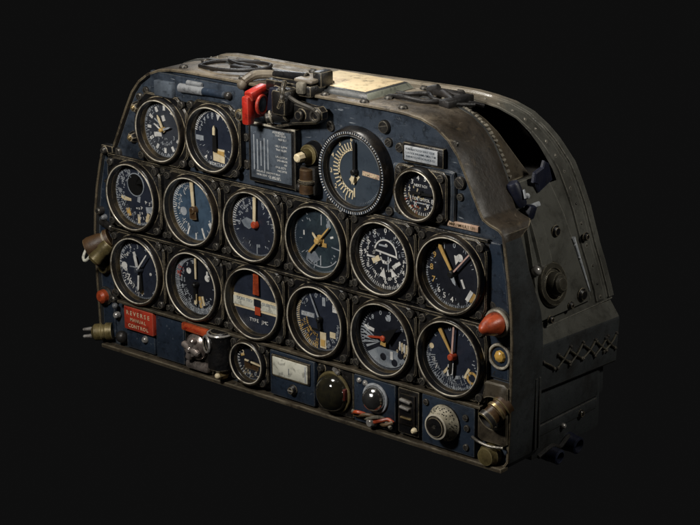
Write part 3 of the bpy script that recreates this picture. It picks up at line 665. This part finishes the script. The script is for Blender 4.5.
gauge(X[3], Z3, .415, 'navy dial with a thin grey needle to eleven and a cream window at its foot', 'dial_navy',
      [('ticks', -60, 40, 26, .84, .95, .025, SW), ('ticks', 190, 300, 30, .86, .97, .02, 'ivory'), nums(-50, 20, ['9', '0', '1'], .72, .24, SW), ('rect', .56, .42, .20, .22, 0, W), ('rect', .46, -.42, .22, .18, 0, IV), ('rect', .12, .56, .12, .26, 0, SW), ('rect', -.52, .04, .52, .14, 0, SW, .001), ('scrib', -.74, -.3, .0, .09, W, .008),
       ('rect', .08, -.66, .24, .50, 0, 'ivory', .001), ('rect', .08, -.74, .16, .2, 0, 'gold', .009), ('specks', 70, .55, .95, 190, 260, 'gold'), ('specks', 30, .7, .95, 100, 170, SW), ('rect', -.2, -.38, .6, .06, 0, 'needle_black')],
      [(-26, -.02, .82, .022, .015, SW, .05), (175, -.02, .3, .06, .06, 'needle_black', .05)], hub=(.09, 'needle_black'), seed=14)
gauge(X[4]+.01, Z3, .42, 'black dial with striped patches and a pale blue lower segment', 'dial_dark',
      [('ticks', -110, 30, 26, .84, .96, .03, SW), ('disc', .06, .58, .10, SW), nums(-100, 10, ['4', '6', '8', '0', '2'], .72, .22, SW), ('poly', [pol(a, .92) for a in range(130, 231, 10)]+[(-.3, -.36), (.36, -.36)], 'dial_haze'), ('disc', -.12, -.62, .11, 'dial_dark', .006), ('disc', .30, -.72, .11, 'dial_dark', .006), ('disc', .52, -.46, .10, 'dial_dark', .006), ('rect', .2, -.52, .1, .24, 0, W, .006)]
      + [('rect', .50+.08*k, -.16-.02*k, .05, .26, 0, IV if k % 2 else W, .002) for k in range(5)]
      + [('poly', [(-.25, -.2), tuple(Vector(pol(a, .86))), tuple(Vector(pol(a+5, .86)))], SW, .0008*i) for i, a in enumerate(range(238, 285, 10))] + [('specks', 30, .5, .95, 100, 130, IV), ('rect', -.64, .14, .36, .10, -10, W)],
      [(262, .12, .66, .03, .03, 'needle_red', .1), (8, .24, .1, .10, .08, GO, .05), (52, -.05, .7, .2, .02, 'needle_black', .1)], hub=(.11, 'needle_red'), seed=15)
gauge(X[5]+.01, Z3, .425, 'navy dial with a thick gold hand to eleven and a thin white hand straight up', 'dial_navy',
      [('nums', [(a, c) for a, c in ((-30, '11'[0]), (-12, '0'), (6, '1'))], .78, .24, SW), ('ticks', 25, 75, 8, .84, .96, .07, W), ('disc', -.80, .12, .08, IV), ('specks', 60, .7, .95, 205, 260, SW), ('nums', [(235, '7'), (250, '8')], .76, .26, W), ('disc', .92, -.2, .06, W), ('poly', [(-.22, -.3), (-.02, -.22), (-.04, -.56), (-.26, -.66)], W), ('rect', -.3, -.5, .08, .3, -40, 'ivory'), ('specks', 50, .6, .95, 150, 200, SW),
       ('arc', .62, -.52, .12, .19, 0, 360, 'gold'), ('rect', .44, -.42, .08, .34, -28, IV), ('rect', .82, -.58, .08, .2, 0, W), ('ticks', 120, 300, 50, .92, .99, .02, SW), ('rect', -.66, .56, .14, .10, 40, 'dial_blue')],
      [(-32, -.1, .90, .025, .062, GO, .06), (4, .5, .92, .03, .03, 'pink', .05), (184, .0, .55, .05, .05, 'needle_black', .1)], hub=(.12, 'needle_red'), seed=16)
# small dial of the bottom row
gauge(-.60, -1.745, .255, 'small dial with cream rim in the bottom row of controls', 'dial_dark',
      [('ticks', -150, 150, 31, .84, .97, .035, W), ('nums', [(-60, '2'), (0, '4'), (45, '6'), (95, '8')], .66, .40, IV), ('nums', [(190, '0'), (160, '0')], .70, .32, SW), ('rect', -.62, .22, .24, .14, 20, 'gold'), ('poly', [(-.5, -.46), (.45, -.46), (.5, -.04), (-.5, .0)], 'brown'), ('specks', 25, .6, .95, 150, 230, IV)],
      [(96, .35, .82, .04, .035, IV, .1)], flange=(.31, .29, .1), yf=-.0, lip=-.05, hub=(.08, 'needle_black'), rec=.1, seed=17)

# black mounting plate behind the two rows, ledges between them
b = MB(); b.box(-3.02, 2.98, .088, .135, -1.44, .46, 'black', .012); mp_ = b.build('mounting_plate', root)
for z_, x0, x1, yy in ((.475, -2.98, 2.98, .045), (-.478, -3.0, 3.0, .005), (-1.435, -2.86, 2.95, -.015)):
    b = MB(); b.box(x0, x1, yy, .10, z_-.017, z_+.017, 'black' if z_ > -1 else 'olive_frame', .008); b.build('ledge', mp_)
for x in [-3.0+.0, -2.02, -1.0, .015, 1.01, 1.99, 2.93]:
    for z_ in (.42, -.41, -.56, -1.36):
        if abs(x) > 2.9 and z_ > -.5: continue
        screw_at(mp_, x, .084, z_, 'plate_screw', .8)

# ------------------------------------------------------------------ upper panel fittings
def pbox(name, x0, x1, z0, z1, y0, y1, m, bev=.015, parent=None, label=None):
    b = MB(); b.box(x0, x1, y0, y1, z0, z1, m, bev); return b.build(name, parent or root, label=label)
cs = pbox('upper_casing', -2.18, -.60, 1.335, 1.66, .06, .135, 'panel_blue', .03)
np_ = pbox('blank_nameplate', -2.04, -1.73, 1.375, 1.565, -.01, .07, 'silver_plate', .015); np_.data.materials[0] = M['slab']
b = MB(); b.cyl((-1.62, .02, 1.525), (-1.22, .02, 1.535), .056, .052, 'tube_grey', 18); b.cyl((-1.225, .02, 1.535), (-.86, .02, 1.54), .046, .042, 'plate_blue', 18); b.ball((-.82, .03, 1.535), .05, 'screw', 12)  # left half made paler, its highlight put into the colour
b.cyl((-1.5, .03, 1.60), (-1.25, .03, 1.605), .034, .03, 'tube_grey', 14); b.build('tube_lamp', root)
for (x, z_) in ((-2.46, 1.15), (-2.54, .76)):
    b = MB(); b.cyl((x, .13, z_), (x, .03, z_), .075, .06, 'black', 6); b.cyl((x, .04, z_), (x, .0, z_), .035, .03, 'brass', 10); b.build('hex_bolt', root)
for (x, z_, s_) in ((1.50, 1.50, 1.6), (2.56, 1.04, 1.5), (2.56, .88, .9), (3.02, -.26, 1.2), (-2.86, .50, 1.5), (-3.08, .1, 1.0), (1.72, 1.30, 1.2), (.70, 1.40, 1.0), (-.62, 1.05, 1.0), (-.62, .72, 1.2), (2.48, 1.46, .8), (3.0, -.05, .9), (-2.30, 1.38, 1.0), (3.06, -1.02, .8)):
    screw_at(root, x, .115, z_, 'panel_screw', s_)
b = MB(); b.box(-3.08, -2.86, .02, .14, .50, .60, 'black', .03); b.cyl((-3.0, .05, .53), (-3.0, -.03, .53), .05, .04, 'screw', 12); b.build('corner_tab', root)
# text placard
b = MB(); b.box(-.505, .245, .02, .125, .565, 1.285, 'black', .02); pk = b.build('placard', root, label='rectangular dark glass placard with white print')
b = MB(); b.box(-.455, .185, .008, .03, .62, 1.235, 'slab', .006)
rp = random.Random(4)
for k in range(5): rect_at(b, -.40+.055*k, .93-.02*(k % 2), .016, .42-.06*(k % 3), 0, .008, SW, .003)
for k in range(11): 
    z_ = 1.17-.042*k; scrib(b, -.06+rp.uniform(0, .1)*(k % 3), .13, z_, .024, .008, W, rp)
for k in range(2): scrib(b, -.36, .02, .70-.04*k, .024, .008, W, rp)
scrib(b, -.1, .1, 1.20, .03, .008, W, rp); scrib(b, -.16, .02, .645, .02, .008, W, rp)
b.build('printed_face', pk)
b = MB(); b.box(-.515, .255, -.004, .022, 1.268, 1.292, 'lip', .005); b.box(.235, .258, -.002, .022, .57, 1.27, 'screw', .005); b.build('edge_strip', pk)
# brass bolt with its brown upright
b = MB(); b.cyl((.45, .13, 1.03), (.45, .02, 1.03), .15, .13, 'black', 20); b.lathe((.45, .03, 1.03), (0, -1, 0), [(.12, 0), (.12, .03), (.08, .04), (.075, .14)], 'olive_brass', 20); b.cyl((.45, -.09, 1.03), (.45, -.20, 1.03), .062, .052, 'ivory', 8, .014); b.build('brass_knob', root)
b = MB(); b.box(.33, .57, -.02, .125, .56, .90, 'dark_void', .03); b.cyl((.45, -.02, .58), (.45, -.02, .88), .095, .085, 'brown', 18); b.cyl((.45, -.02, .70), (.45, -.02, .745), .11, .11, 'black', 18); b.ball((.30, .04, .62), .06, 'screw', 12); b.build('upright_fuse', root)
# red guarded switch
b = MB(); b.box(-.32, -.21, -.28, -.16, 1.32, 1.66, 'red', .03); b.box(-.315, -.18, -.24, .06, 1.62, 1.74, 'red', .035, rot=(.2, 0, 0)); b.box(-.325, -.29, -.22, .08, 1.36, 1.62, 'red', .012)
rg = b.build('red_guard', root, label='bright red switch guard')
b = MB(); b.torus((-.19, -.07, 1.54), (1, .2, 0), .105, .022, 'red', 28, 8); b.lathe((-.20, -.07, 1.54), (1, .2, 0), [(.10, -.02), (.085, .02), (.05, .03), (0, .03)], 'slab', 20); b.build('guard_ring', rg)
b = MB(); b.cyl((-.55, .13, 1.36), (-.55, -.10, 1.36), .055, .045, 'screw', 12); b.torus((-.55, -.06, 1.36), (0, -1, 0), .055, .02, 'brass', 16, 6); b.cyl((-.52, -.05, 1.42), (-.32, -.15, 1.42), .03, .03, 'brass', 10); b.build('hinge_pin', rg)
# black mount over the placard
b = MB(); b.box(-.18, .52, -.02, .42, 1.70, 1.84, 'black', .03); b.box(-.06, .2, -.12, .1, 1.46, 1.76, 'blue_cloth', .03, rot=(0, .15, 0)); b.box(.12, .34, -.26, .0, 1.50, 1.80, 'black', .05)
b.box(.42, .56, .12, .34, 1.80, 1.98, 'black', .03); b.cyl((.04, -.10, 1.44), (.26, -.10, 1.50), .08, .09, 'black', 16); b.cyl((-.18, .14, 1.86), (.34, .14, 1.90), .05, .05, 'black', 12)
mt = b.build('sight_mount', root, label='black bracket assembly bolted over the placard')
b = MB(); b.prism([(.22, 1.36), (.66, 1.44), (.74, 1.50), (.74, 1.58), (.68, 1.63), (.58, 1.62), (.22, 1.66)], -.10, .02, 'black', .025); b.torus((.66, -.11, 1.535), (0, -1, 0), .06, .018, 'screw', 18, 6); b.cyl((.45, -.06, 1.52), (.45, -.16, 1.52), .07, .06, 'black', 14); b.build('mount_arm', mt)
b = MB(); b.cyl((.04, -.12, 1.44), (-.03, -.18, 1.42), .065, .06, 'screw', 14); b.torus((.02, -.14, 1.435), (-.8, -.6, -.3), .07, .012, 'lip', 20, 6); b.build('clamp_screw', mt)
b = MB(); b.tube([(.2, -.2, 1.80), (.42, -.16, 1.68), (.62, -.12, 1.62), (.70, -.10, 1.56)], .025, 'screw', 8); b.tube([(-.1, -.06, 1.33), (.1, -.08, 1.335), (.3, -.06, 1.39)], .018, 'black', 8); b.tube([(.2, -.1, 1.86), (.28, -.22, 1.80), (.3, -.26, 1.70), (.24, -.24, 1.60)], .03, 'black', 8); b.build('mount_cable', mt)
b = MB(); b.box(.26, .52, -.02, .26, 1.86, 1.905, 'beige', .02, rot=(0, .05, .1)); b.box(.34, .46, -.08, .02, 1.74, 1.88, 'rope', .03); b.build('cloth_pad', mt)
b = MB(); b.ball((-.56, .0, 1.71), .062, 'beige', 16); b.tube([(-.56, .02, 1.74), (-.52, .16, 1.80), (-.44, .34, 1.79), (-.36, .5, 1.75)], .055, 'beige', 10); b.build('hose_elbow', root)
# white data plate and tan tag
b = MB(); b.box(1.79, 2.37, .05, .13, 1.165, 1.395, 'black', .03); dp = b.build('data_plate', root, label='small pale metal plate in a dark frame near the top corner')
b = MB(); b.box(1.835, 2.30, .035, .06, 1.20, 1.36, 'silver_plate', .006); rp = random.Random(9)
for k in range(3): scrib(b, 1.86, 2.28, 1.315-.042*k, .024, .035, 'slab', rp)
b.build('printed_face', dp)
b = MB(); b.box(2.40, 2.82, .085, .122, .535, .60, 'tag_tan', .006); scrib(b, 2.43, 2.80, .55, .036, .085, 'brown', random.Random(2)); b.build('tan_tag', root)
# raised curved bead beside the small dial
b = MB(); b.tube([(1.66, .10, 1.09), (2.38, .10, 1.13), (2.47, .10, 1.06), (2.47, .10, .60)], .035, 'panel_blue', 8); b.build('panel_bead', root)

# ------------------------------------------------------------------ bottom row of controls
rp = random.Random(11)
b = MB(); b.box(-2.76, -2.23, .0, .13, -1.78, -1.47, 'red_plate', .015)
for k, (t_, sz_) in enumerate((('REVERSE', .080), ('MANUAL', .062), ('CONTROL', .068))):
    for i, ch in enumerate(t_): text(b, ch, -2.495+(i-(len(t_)-1)/2)*sz_*.80, -1.55-.085*k, .004, sz_, 'ivory')
wp = b.build('warning_plate', root, label='red plate with three lines of pale print')
b = MB(); b.cyl((-2.52, .02, -1.45), (-2.40, .02, -1.445), .022, .022, 'steel', 8); b.build('hinge', wp)
pbox('filler_panel', -2.21, -1.71, -2.05, -1.45, .03, .13, 'plate_blue', .02)
b = MB(); b.box(-2.78, -2.26, .05, .13, -2.05, -1.80, 'plate_blue', .02); b.cyl((-2.42, .05, -1.87), (-2.42, .0, -1.87), .05, .04, 'steel', 10); b.build('lower_panel', root)
# chrome cock with its red bar
b = MB(); b.box(-1.69, -1.21, .03, .13, -2.06, -1.45, 'black', .02); ck = b.build('fuel_cock', root, label='chrome four lobed handle under a red bar')
b = MB(); b.box(-1.66, -1.22, -.06, .05, -1.545, -1.445, 'orange', .02, rot=(0, .03, 0)); scrib(b, -1.6, -1.3, -1.51, .03, -.061, 'red', rp); b.build('red_bar', ck)
b = MB(); b.lathe((-1.45, -.02, -1.73), (0, -1, 0), [(.17, -.1), (.17, .0), (.14, .03), (.1, .05), (.1, .10), (.0, .12)], 'pewter', 24)
for a in (20, 110, 200, 290):
    u, v = pol(a, .15); b.cyl((-1.45, -.10, -1.73), (-1.45+u, -.11, -1.73+v), .05, .042, 'pewter', 12, .02)
b.cyl((-1.45, -.08, -1.73), (-1.45, -.17, -1.73), .055, .04, 'pewter', 14, .015)
b.build('lobed_handle', ck)
b = MB(); b.box(-1.62, -1.22, -.06, .06, -2.03, -1.92, 'pink', .04); o = b.build('lower_lip', ck); o.data.materials[0] = M['pewter']
# upright cylinder with ringed port
b = MB(); b.cyl((-1.02, -.02, -1.92), (-1.02, -.02, -1.42), .16, .15, 'black', 24, .03); cy = b.build('regulator', root)
b = MB(); b.lathe((-1.10, -.10, -1.58), (-.45, -1, 0), [(.12, -.1), (.12, .06), (.11, .075), (.085, .075), (.08, .04), (0, .03)], ['black', 'steel', 'steel', 'black', 'dark_void'], 24); b.torus((-1.02, -.02, -1.45), (0, 0, 1), .155, .015, 'steel', 24, 6); b.build('port_ring', cy)
b = MB(); b.cyl((-.98, .02, -1.96), (-.98, -.12, -1.97), .075, .06, 'brass', 6, .015); b.ball((-.98, -.12, -1.97), .04, 'ivory', 10); b.build('drain_nut', cy)
# slip indicator with a white window
b = MB(); b.box(-.22, .50, -.0, .13, -2.05, -1.475, 'plate_blue', .025); sl = b.build('window_meter', root, label='blue panel with a wide white window')
b = MB(); b.box(-.175, .445, -.025, .02, -1.795, -1.515, 'black', .02); b.box(-.145, .415, -.032, -.01, -1.77, -1.54, 'window_white', .01); b.box(.375, .395, -.036, -.02, -1.755, -1.555, 'silver_plate', .004); rect_at(b, .12, -1.68, .01, .08, 0, -.032, 'slab', .003)
b.build('window', sl)
b = MB(); b.cyl((.17, .0, -1.90), (.17, -.07, -1.90), .065, .05, 'black', 14); b.box(.13, .21, -.075, -.068, -1.905, -1.895, 'steel', 0); b.build('knob', sl)
# dark lamp globe
b = MB(); b.box(.53, 1.08, .03, .13, -2.06, -1.47, 'black', .02); b.cyl((.60, .04, -1.53), (.60, -.03, -1.53), .05, .04, 'screw', 10); b.cyl((.78, .04, -1.50), (.9, -.02, -1.52), .035, .03, 'steel', 8); gl = b.build('lamp_unit', root, label='dark glassy globe lamp in the bottom row')
b = MB(); b.lathe((.80, .02, -1.78), (0, -1, 0), [(.235, -.02), (.23, .02), (.215, .09), (.17, .155), (.10, .195), (0, .21)], 'glass_dark', 32); b.build('globe', gl)
b = MB(); b.torus((.80, .0, -1.78), (0, -1, 0), .24, .02, 'olive_brass', 36, 8); b.box(.985, 1.03, -.07, .04, -1.82, -1.68, 'dull_red', .015); b.build('globe_ring', gl)
# chrome dome
b = MB(); b.box(1.11, 1.735, .0, .13, -2.05, -1.47, 'plate_blue', .02); cd = b.build('dome_panel', root, label='blue panel with a chrome dome and red wires')
b = MB(); b.lathe((1.45, .0, -1.69), (0, -1, 0), [(.17, -.01), (.17, .02)]+[(.15*math.cos(PI/2*i/8), .02+.15*math.sin(PI/2*i/8)) for i in range(9)], 'chrome', 32); b.torus((1.45, -.015, -1.69), (0, -1, 0), .168, .017, 'silver_plate', 36, 8); b.build('dome', cd)
b = MB(); b.cyl((1.20, .01, -1.53), (1.20, -.03, -1.53), .035, .03, 'steel', 8); b.cyl((1.29, .01, -1.545), (1.29, -.03, -1.545), .04, .03, 'steel', 8); b.build('stud', cd)
for k, mm in enumerate(('orange', 'rope', 'brown')):
    b = MB(); b.tube([(1.14+i*.085, -.05-.03*math.sin(i*1.7+k*2), -1.93+.035*math.sin(i*1.3+k*2.1)) for i in range(8)], .022, mm, 8); b.build('wire', cd)
b = MB(); b.cyl((1.42, -.02, -1.98), (1.42, -.10, -1.985), .07, .05, 'steel', 12); b.build('terminal', cd)
# rocker switch
b = MB(); b.box(1.77, 2.08, -.0, .13, -2.03, -1.47, 'black', .025); rk = b.build('switch_box', root, label='black switch box with bright levers')
b = MB(); b.box(1.81, 2.04, -.03, .02, -1.90, -1.52, 'bezel_black', .02); b.box(1.84, 2.0, -.07, -.02, -1.615, -1.585, 'steel', .01, rot=(0, .12, 0)); b.box(1.84, 1.98, -.07, -.02, -1.70, -1.672, 'steel', .01, rot=(0, .12, 0)); b.box(1.84, 2.0, -.05, -.02, -1.82, -1.80, 'brass', .008); b.cyl((2.03, .0, -1.94), (2.03, -.06, -1.94), .04, .03, 'ivory', 8); b.build('rocker', rk)
# cream knob
b = MB(); b.box(2.12, 2.87, -.0, .13, -2.055, -1.46, 'plate_blue', .02); kp = b.build('knob_panel', root, label='blue panel with a cream ribbed knob')
b = MB(); b.lathe((2.46, 0, -1.73), (0, -1, 0), [(.215, 0), (.215, .025), (.198, .045), (.155, .16), (.15, .18), (.132, .185), (.127, .172), (.118, .172), (.112, .20), (.0, .205)], ['screw', 'knob_cream', 'knob_cream', 'knob_cream', 'lip', 'steel', 'black', 'black', 'black'], 40)
rk_ = random.Random(3)
for k in range(110):
    g = rk_.uniform(0, 2*PI); h = rk_.uniform(.05, .155); r_ = .198-.374*(h-.045)
    b.ball((2.46+r_*math.cos(g), -h, -1.73+r_*math.sin(g)), rk_.uniform(.003, .009), 'dark_void', 6)
b.build('cream_knob', kp)
for (x, z_) in ((2.75, -1.60), (2.77, -1.72), (2.76, -1.95), (2.19, -1.55)): screw_at(kp, x, -.004, z_, 'screw', .8)
# recess and elbow connector at the right end
b = MB(); holed(b, 3.09, -1.47, .20, .36, .02, .19, .02, .13, 'olive_frame', 40); b.box(2.90, 3.28, .115, .15, -1.82, -1.12, 'dark_void', .01); cn = b.build('socket_bay', root)
b = MB(); b.lathe((3.20, .08, -1.36), (-.30, -.9, -.55), [(q[0]*.80, q[1]*.80) for q in [(.16, -.05), (.16, .04), (.14, .05), (.14, .10), (.155, .11), (.155, .15), (.13, .16), (.13, .26), (.145, .27), (.145, .34), (.12, .35), (.11, .30), (0, .28)]], ['brown', 'olive_brass', 'brown', 'brown', 'brass', 'brown', 'brown', 'olive_brass', 'screw', 'olive_brass', 'dark_void', 'dark_void'], 28); b.build('threaded_plug', cn)
b = MB(); b.tube([(2.86, -.03, -1.79), (2.98, -.06, -1.81), (3.12, -.05, -1.83), (3.26, .0, -1.83)], .018, 'screw', 8); b.build('retaining_wire', cn)
b = MB(); b.lathe((3.06, .06, -1.97), (0, -1, 0), [(.13, -.02), (.13, .05), (.11, .07), (.10, .12), (.0, .14)], 'olive_brass', 20); b.build('end_knob', root)
# indicator lamps of the right edge
b = MB(); b.lathe((3.12, .12, -.42), (0, -1, 0), [(.175, 0), (.17, .04), (.15, .06)], 'screw', 28); b.torus((3.12, .05, -.42), (0, -1, 0), .14, .024, 'lip', 28, 8); il = b.build('indicator_lamp', root, label='orange cone shaped lamp cap')
b = MB(); b.lathe((3.12, .05, -.42), (0, -1, 0), [(.13, 0), (.128, .06), (.115, .12), (.07, .24), (.03, .29), (0, .30)], 'orange', 24); b.build('lamp_cap', il)
b = MB(); b.lathe((3.14, .12, -.81), (0, -1, 0), [(.16, 0), (.155, .04), (.12, .045), (.11, .02), (.075, .02)], ['screw', 'bezel_black', 'black', 'black'], 28); b.torus((3.14, .075, -.81), (0, -1, 0), .135, .016, 'lip', 32, 8); jl = b.build('indicator_lamp', root, label='round amber jewel lamp in a pale ring')
b = MB(); b.lathe((3.14, .10, -.81), (0, -1, 0), [(.075, 0), (.06, .04), (.03, .06), (0, .065)], 'amber', 8); b.build('jewel', jl)
# left edge: plugs, cap and connector
b = MB(); b.lathe((-3.0, .04, -.62), (-.62, -.50, -.40), [(0, 0), (.12, 0), (.125, .05), (.10, .08), (.12, .13), (.135, .28), (.125, .33), (.10, .33), (.08, .25), (0, .22)], ['brown', 'brown', 'lip', 'brown', 'brown', 'brown', 'lip', 'red', 'red'], 22); pg = b.build('cable_plug', root, label='brown open ended plug on the far edge')
b = MB(); b.lathe((-2.94, -.04, -.68), (-.40, -.6, -.70), [(0, 0), (.085, 0), (.095, .10), (.08, .13), (.095, .27), (.07, .30), (0, .30)], 'olive_brass', 18); b.build('plug_sleeve', pg)
b = MB(); b.tube([(-3.25, -.13, -.76), (-3.25, -.20, -.86), (-3.19, -.24, -.90), (-3.12, -.24, -.86), (-3.08, -.22, -.80)], .019, 'window_white', 8); b.build('white_clip', pg)
b = MB(); b.cyl((-3.2, .10, -.46), (-2.92, .02, -.48), .05, .05, 'screw', 12); b.cyl((-3.18, .12, -.30), (-3.18, .0, -.30), .055, .045, 'screw', 12); b.cyl((-3.12, .1, -.38), (-3.12, .02, -.38), .04, .03, 'tube_grey', 10); b.build('plug_clamp', pg)
b = MB(); b.cyl((-3.12, .13, -1.03), (-3.12, -.02, -1.03), .10, .085, 'olive_brass', 18); b.box(-3.19, -3.05, -.03, -.015, -1.037, -1.023, 'lip', 0); b.build('slotted_cap', root)
b = MB(); b.lathe((-3.16, .12, -1.44), (0, -1, 0), [(.12, 0), (.12, .06), (.09, .08), (.085, .14), (.05, .17), (0, .175)], ['screw', 'screw', 'orange', 'orange', 'orange'], 18); b.build('indicator_lamp', root, label='small orange lamp on the far edge')
b = MB(); b.ball((-2.94, .02, -1.52), .04, 'tube_grey', 12); b.cyl((-2.98, .1, -1.44), (-2.98, .0, -1.44), .055, .045, 'screw', 10); b.cyl((-2.96, .1, -1.66), (-2.96, .02, -1.66), .045, .04, 'steel', 10); b.build('terminal', root)
b = MB(); b.lathe((-3.05, .06, -1.90), (-.75, -.5, -.1), [(0, 0), (.11, 0), (.115, .08), (.095, .10), (.095, .13), (.11, .14), (.11, .23), (.075, .27), (0, .27)], 'olive_brass', 20); cc = b.build('pin_connector', root)
d = Vector((-.75, -.5, -.1)).normalized(); o_ = Vector((-3.05, .06, -1.90))
b = MB()
for dz in (-.045, .05): p = o_+d*.27+Vector((0, 0, dz)); b.cyl(p, p+d*.13, .028, .02, 'steel', 8)
b.build('pin', cc)
b = MB(); b.ball((-2.86, .04, -1.93), .08, 'screw', 16); b.build('round_knob', root)
# blue side strips of the panel edge
b = MB(); b.prism([(2.955, .46), (3.12, .46), (3.2, .1), (3.25, -.3), (3.26, -1.08), (2.955, -1.08)], .09, .13, 'plate_blue', .01); b.build('edge_strip', root)
b = MB(); b.prism([(-3.03, .38), (-3.10, .38), (-3.18, .0), (-3.24, -.4), (-3.25, -2.0), (-3.03, -2.0)], .09, .13, 'plate_blue', .01); b.build('edge_strip', root)

# ------------------------------------------------------------------ light
w = bpy.data.worlds.new('World'); sc.world = w; w.use_nodes = True
w.node_tree.nodes['Background'].inputs[0].default_value = (.0045, .0045, .0045, 1)
def area(name, loc, tgt, size, power, color, size_y=None):
    l = bpy.data.lights.new(name, 'AREA'); l.energy = power; l.color = color; l.size = size*S
    if size_y: l.shape = 'RECTANGLE'; l.size_y = size_y*S
    o = bpy.data.objects.new(name, l); col.objects.link(o)
    p = Vector((loc[0]*S, loc[1]*S, (loc[2]+H)*S)); t = Vector((tgt[0]*S, tgt[1]*S, (tgt[2]+H)*S))
    o.location = p; o.rotation_euler = (t-p).to_track_quat('-Z', 'Y').to_euler(); return o
area('key_lamp', (.6, -7.6, 5.4), (0, 0, .1), 1.3, 5.4, (1, .965, .91), 1.1)
area('top_lamp', (-.4, -.9, 7.0), (.1, .4, 1.4), 1.6, 2.5, (1, .95, .87))
area('side_lamp', (9.0, 2.6, 5.0), (3, 1.0, .3), 1.0, 1.9, (1, .965, .89))
area('added_rim_light', (-5.5, 5.5, 5.5), (0, .3, 1.2), .8, .9, (.92, .96, 1))  # added back light, put in for crisp glints along the edges

# ------------------------------------------------------------------ camera
cam = bpy.data.cameras.new('Camera'); co = bpy.data.objects.new('Camera', cam); col.objects.link(co); sc.camera = co
cam.sensor_width = 36; cam.lens = 2000/700*36; cam.clip_start = .05; cam.clip_end = 60
def rotm(a, p, r):
    Rz = Matrix.Rotation(a, 3, 'Z'); Rx = Matrix.Rotation(p, 3, 'X'); Ry = Matrix.Rotation(r, 3, 'Y'); return Ry @ Rx @ Rz
A = rotm(-.7117, .3065, -.0084)
right, fwd, up = A[0], A[1], A[2]
m4 = Matrix(((right[0], up[0], -fwd[0], 0), (right[1], up[1], -fwd[1], 0), (right[2], up[2], -fwd[2], 0), (0, 0, 0, 1)))
m4.translation = Vector((15.251*S, -16.441*S, (6.74+H)*S)); co.matrix_world = m4

sc.view_settings.view_transform = 'Standard'; sc.view_settings.look = 'None'; sc.view_settings.exposure = 0; sc.view_settings.gamma = 1
